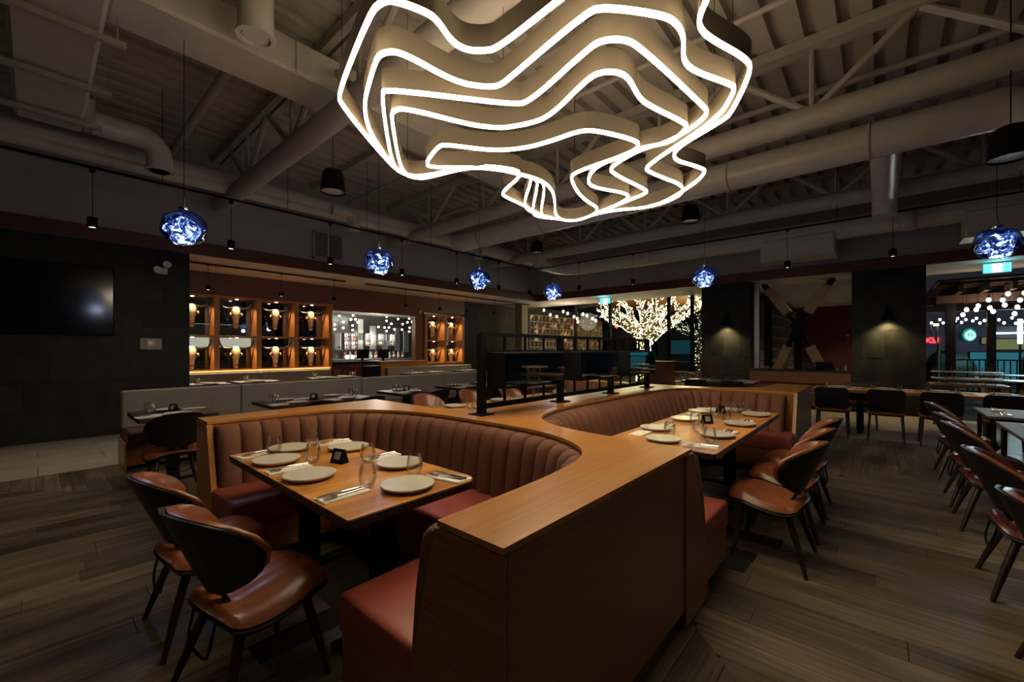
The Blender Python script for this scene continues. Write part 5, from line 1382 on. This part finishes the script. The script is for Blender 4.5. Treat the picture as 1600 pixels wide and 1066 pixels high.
for x, y, a, l in ((13.2, 4.62, 100, 'pale wishbone chair beside the host stand'), (13.3, 4.05, 150, 'pale wishbone chair half hidden by the lit stone pillar'), (11.6, 5.95, 200, 'pale wishbone chair peeking out past the last glass box'),
                   (12.6, -5.6, 60, 'pale wishbone chair on the patio by the round table, window side'), (13.75, -5.15, 130, 'pale wishbone chair on the patio by the round table, far side'), (13.9, -6.6, 220, 'pale wishbone chair on the patio by the round table, street side'),
                   (14.2, -2.75, 20, 'pale wishbone chair at the timber patio table, cut by the right edge')):
    wk.put((x, y, 0), math.radians(a), l, 'wishbone chairs')
t = thing('round_table', 'round pale patio table outside the right opening', 'table', (13.3, -6.1, 0))
MB().lathe([(0, .71), (.55, .71), (.55, .74), (0, .74)], 28).build('top', 'pale_wood', t); MB().tube([(0, 0, 0), (0, 0, .71)], .05, 12).build('column', 'pale_wood', t, 50); MB().lathe([(0, 0), (.3, 0), (.3, .03), (0, .03)], 20).build('base', 'pale_wood', t)
for x, y in ((13.1, -5.9), (13.5, -6.3), (13.15, -6.35)): KG.put((x, y, .7405), 0, 'clear glass on the round patio table', 'glasses on the round patio table')
def trestle(label, x, y, L_):
    t = thing('patio_table', label, 'table', (x, y, 0))
    for k in range(5): MB().box(-.40+.16*k, -L_/2, .70, -.40+.16*k+.152, L_/2, .735, .004).build('plank', 'oak_dark_v', t)
    for e in (-1, 1):
        for s in (-1, 1): MB().bar((s*.10, e*(L_/2-.2), .70), (s*.36, e*(L_/2-.2), 0), .07, .05).build('leg', 'oak_dark_v', t)
        MB().bar((-.26, e*(L_/2-.2), .30), (.26, e*(L_/2-.2), .30), .06, .04).build('crossbar', 'oak_dark_v', t)
trestle('timber trestle patio table just outside the right opening', 14.6, -1.85, 1.5)
trestle('timber trestle patio table farther out by the fence', 17.6, -2.8, 1.7)
sb = thing('glass_station', 'timber side table carrying tiers of upside-down glasses beside the sconce pillar', 'table', (11.75, -1.25, 0))
MB().box(-.35, -.5, .74, .35, .5, .78, .005).build('top', 'oak_dark_v', sb)
for x in (-.3, .3):
    for y in (-.45, .45): MB().box(x-.03, y-.03, 0, x+.03, y+.03, .74).build('leg', 'oak_dark_v', sb)
for k, z in enumerate((.88, 1.0)): MB().box(-.30+.2*k, -.48, z, .33, .48, z+.008).build('tray', 'steel_panel', sb)
for k, (z, n_) in enumerate(((.781, 8), (.889, 8), (1.009, 8))):
    for j in range(n_):
        KG.put((11.50+.18*k, -1.68+.122*j, z), 0, 'clear glass in the tiered rows beside the sconce pillar', 'tiered station glasses')

# ------------------------------------------------------------------ patio and street beyond
struct(MB().box(15, -30, -.12, 60, 45, -.02).build('ground_outside', 'concrete'))
pg = thing('pergola', 'dark timber patio pergola with posts beyond the right opening', 'pergola')
for x, y in ((15.5, -1.36), (19.0, -2.52), (15.5, -5.5)): MB().box(x-.09, y-.09, 0, x+.09, y+.09, 2.62).build('post', 'black_wood', pg)
MB().box(15.4, -9, 2.62, 15.6, -1.1, 2.82).build('header', 'beam_wood', pg); MB().box(18.9, -9, 2.62, 19.1, -1.1, 2.82).build('header', 'beam_wood', pg)
for k in range(14): MB().box(14.6, -1.5-.42*k, 2.82, 21.0, -1.42-.42*k, 3.0).build('rafter', 'beam_wood', pg)
for k in range(9): MB().box(14.7+.75*k, -9, 3.0, 14.78+.75*k, -1.1, 3.07).build('purlin', 'beam_wood', pg)
MB().box(14.4, -9, 3.07, 21.4, -1.05, 3.12).build('roof_board', 'black_wood', pg)
fn = thing('patio_fence', 'dark baluster fence before the teal-lit street', 'fence')
for k in range(44): MB().box(19.97, -2.15-.13*k, .06, 20.0, -2.125-.13*k, 1.10).build('baluster', 'black', fn)
for z in (.06, 1.08): MB().box(19.95, -8, z, 20.02, -1.9, z+.04).build('rail', 'black', fn)
hd = thing('hedge', 'dark clipped hedge left of the patio fence', 'hedge', (21.6, -1.85, 0)); 
o = MB().sphere((0, 0, .7), .5, .62, .72, 18, 12, wob(21, .18)).build('foliage', 'plant', hd, 60); o['kind'] = 'stuff'
bs = thing('planter_bush', 'leafy dark bush at the right edge beyond the fence', 'bush', (21.2, -4.1, 0)); 
o = MB().sphere((0, 0, .8), .6, .7, .9, 18, 12, wob(22, .2)).build('foliage', 'plant', bs, 60); o['kind'] = 'stuff'
fa = thing('shop_building', 'dark mauve shop building across the street with a round lit sign', 'building')
MB().box(24.1, -30, 0, 30, -1.0, 5.2).build('wall', 'facade_purple', fa)
MB().box(23.7, -30, 2.28, 24.1, -2.2, 2.40).build('canopy', 'facade', fa)
for v0, v1, z0, z1, mt in ((-2.6, -4.4, .15, 1.35, 'teal_lit'), (-4.6, -7.2, .15, 1.35, 'teal_lit'), (-2.9, -3.15, 1.62, 1.92, 'shop_lit'), (-3.25, -4.3, 1.40, 1.85, 'shop_lit'), (-3.25, -6.5, 2.02, 2.07, 'cool_lamp')):
    f_ = MB().box(24.02, v1, z0, 24.1, v0, z1).build('window', 'black', fa); MB().box(24.0, v1+.04, z0+.03 if z1-z0 > .1 else z0, 24.02, v0-.04, z1-.03 if z1-z0 > .1 else z1).build('pane', mt, f_)
rs = thing('round_sign', 'round green and white lit cafe sign on the far building', 'sign', (23.9, -2.59, 2.0)); rs.rotation_euler = (0, 0, math.radians(41))
def facing(m_): return m_.xf(Matrix(((0,0,-1,0),(-1,0,0,0),(0,1,0,0),(0,0,0,1))))
facing(MB().lathe([(0, 0), (.25, 0), (.25, .05), (0, .05)], 32)).build('disc', 'cafe_green', rs)
e_ = MB()
e_.slab([(-.03,.13),(.03,.13),(.055,.20),(.02,.175),(0,.215),(-.02,.175),(-.055,.20)], .052, .056)
e_.sphere((0, .075, .054), .035, .042, .004, 12, 6)
e_.slab([(-.075,-.22),(.075,-.22),(.055,-.04),(.03,.035),(-.03,.035),(-.055,-.04)], .052, .056)
for s in (-1, 1):
    for r0, r1, w_ in ((.10, .10, .022), (.15, .14, .02), (.195, .17, .018)):
        pts = [(s*(r0*math.cos(a)+.012), r1*math.sin(a)-.02, .054) for a in [(-.45+1.0*k/10)*PI for k in range(11)]]
        e_.tube(pts, w_, 6, flat=.2)
facing(e_).build('emblem', 'cafe_white', rs)
ns = thing('neon_sign', 'red neon letter sign at the left edge of the street view', 'sign', (23.9, -1.36, 1.70))
cu = bpy.data.curves.new('neon_letters', 'FONT'); cu.body = 'XSI'; cu.size = .30; cu.extrude = .008; cu.offset = .008
to = bpy.data.objects.new('neon_letters', cu); C.objects.link(to); bpy.context.view_layer.update()
me_ = bpy.data.meshes.new_from_object(to.evaluated_get(bpy.context.evaluated_depsgraph_get())); bpy.data.objects.remove(to); bpy.data.curves.remove(cu)
no = bpy.data.objects.new('neon_letters', me_); C.objects.link(no); no.parent = ns; me_.materials.clear(); me_.materials.append(M['neon_red'])
no.rotation_euler = Matrix(((0,0,-1),(-1,0,0),(0,1,0))).to_euler()
MB().box(.02, -.62, -.08, .06, .05, .30).build('backboard', 'facade_purple', ns)
sl = thing('street_lamp', 'bright white-cyan vertical tube lamp at the right edge of the street view', 'street lamp', (20.6, -3.34, 0))
MB().tube([(0, 0, 0), (0, 0, 1.6)], .03, 8).build('pole', 'black', sl); MB().lathe([(0, 1.62), (.05, 1.62), (.06, 2.0), (.05, 2.40), (0, 2.40)], 16).build('tube', 'cool_lamp', sl, 60)
light('POINT', 'street lamp light', (20.4, -3.34, 2.0), 70, (.45, .85, 1), .3)
light('AREA', 'street sky glow', (17.5, -6.5, 4.4), 22, (.35, .75, .95), 4, (11.5, -2.5, .6))
sb_ = thing('bare_tree', 'thin bare dark tree before the red neon sign', 'tree', (21.0, -1.55, 0)); m_ = MB().tube([(0, 0, 0), (0, .02, 1.2), (0, -.02, 1.6)], [.06, .05, .045], 8)
m_.build('trunk', 'bark', sb_, 60); m_ = MB()
for b in ([(0,-.02,1.55),(0,.15,2.0),(0,.22,2.5)], [(0,-.02,1.5),(0,-.25,1.8),(0,-.5,2.3)], [(0,0,1.4),(0,-.3,1.62),(0,-.6,1.75)], [(0,.05,1.75),(0,.02,2.2),(.1,-.05,2.6)], [(0,-.25,1.8),(0,-.2,2.2),(0,-.3,2.6)]): m_.tube(b, [.03, .02, .008], 6)
m_.build('branches', 'bark', sb_, 60)
fc = thing('street_building', 'far dark office building behind the lit trees', 'building')
MB().box(36, 3, 0, 44, 34, 9).build('wall', 'facade', fc)
rb = random.Random(3)
for i in range(8):
    for j in range(3):
        f_ = MB().box(35.94, 5+3.2*i, .9+2.3*j, 36, 7.4+3.2*i, 2.3+2.3*j).build('window', 'black', fc)
        if rb.random() < .06: MB().box(35.9, 5.1+3.2*i, 1.0+2.3*j, 35.94, 7.3+3.2*i, 2.2+2.3*j).build('pane', 'teal_dim', f_)
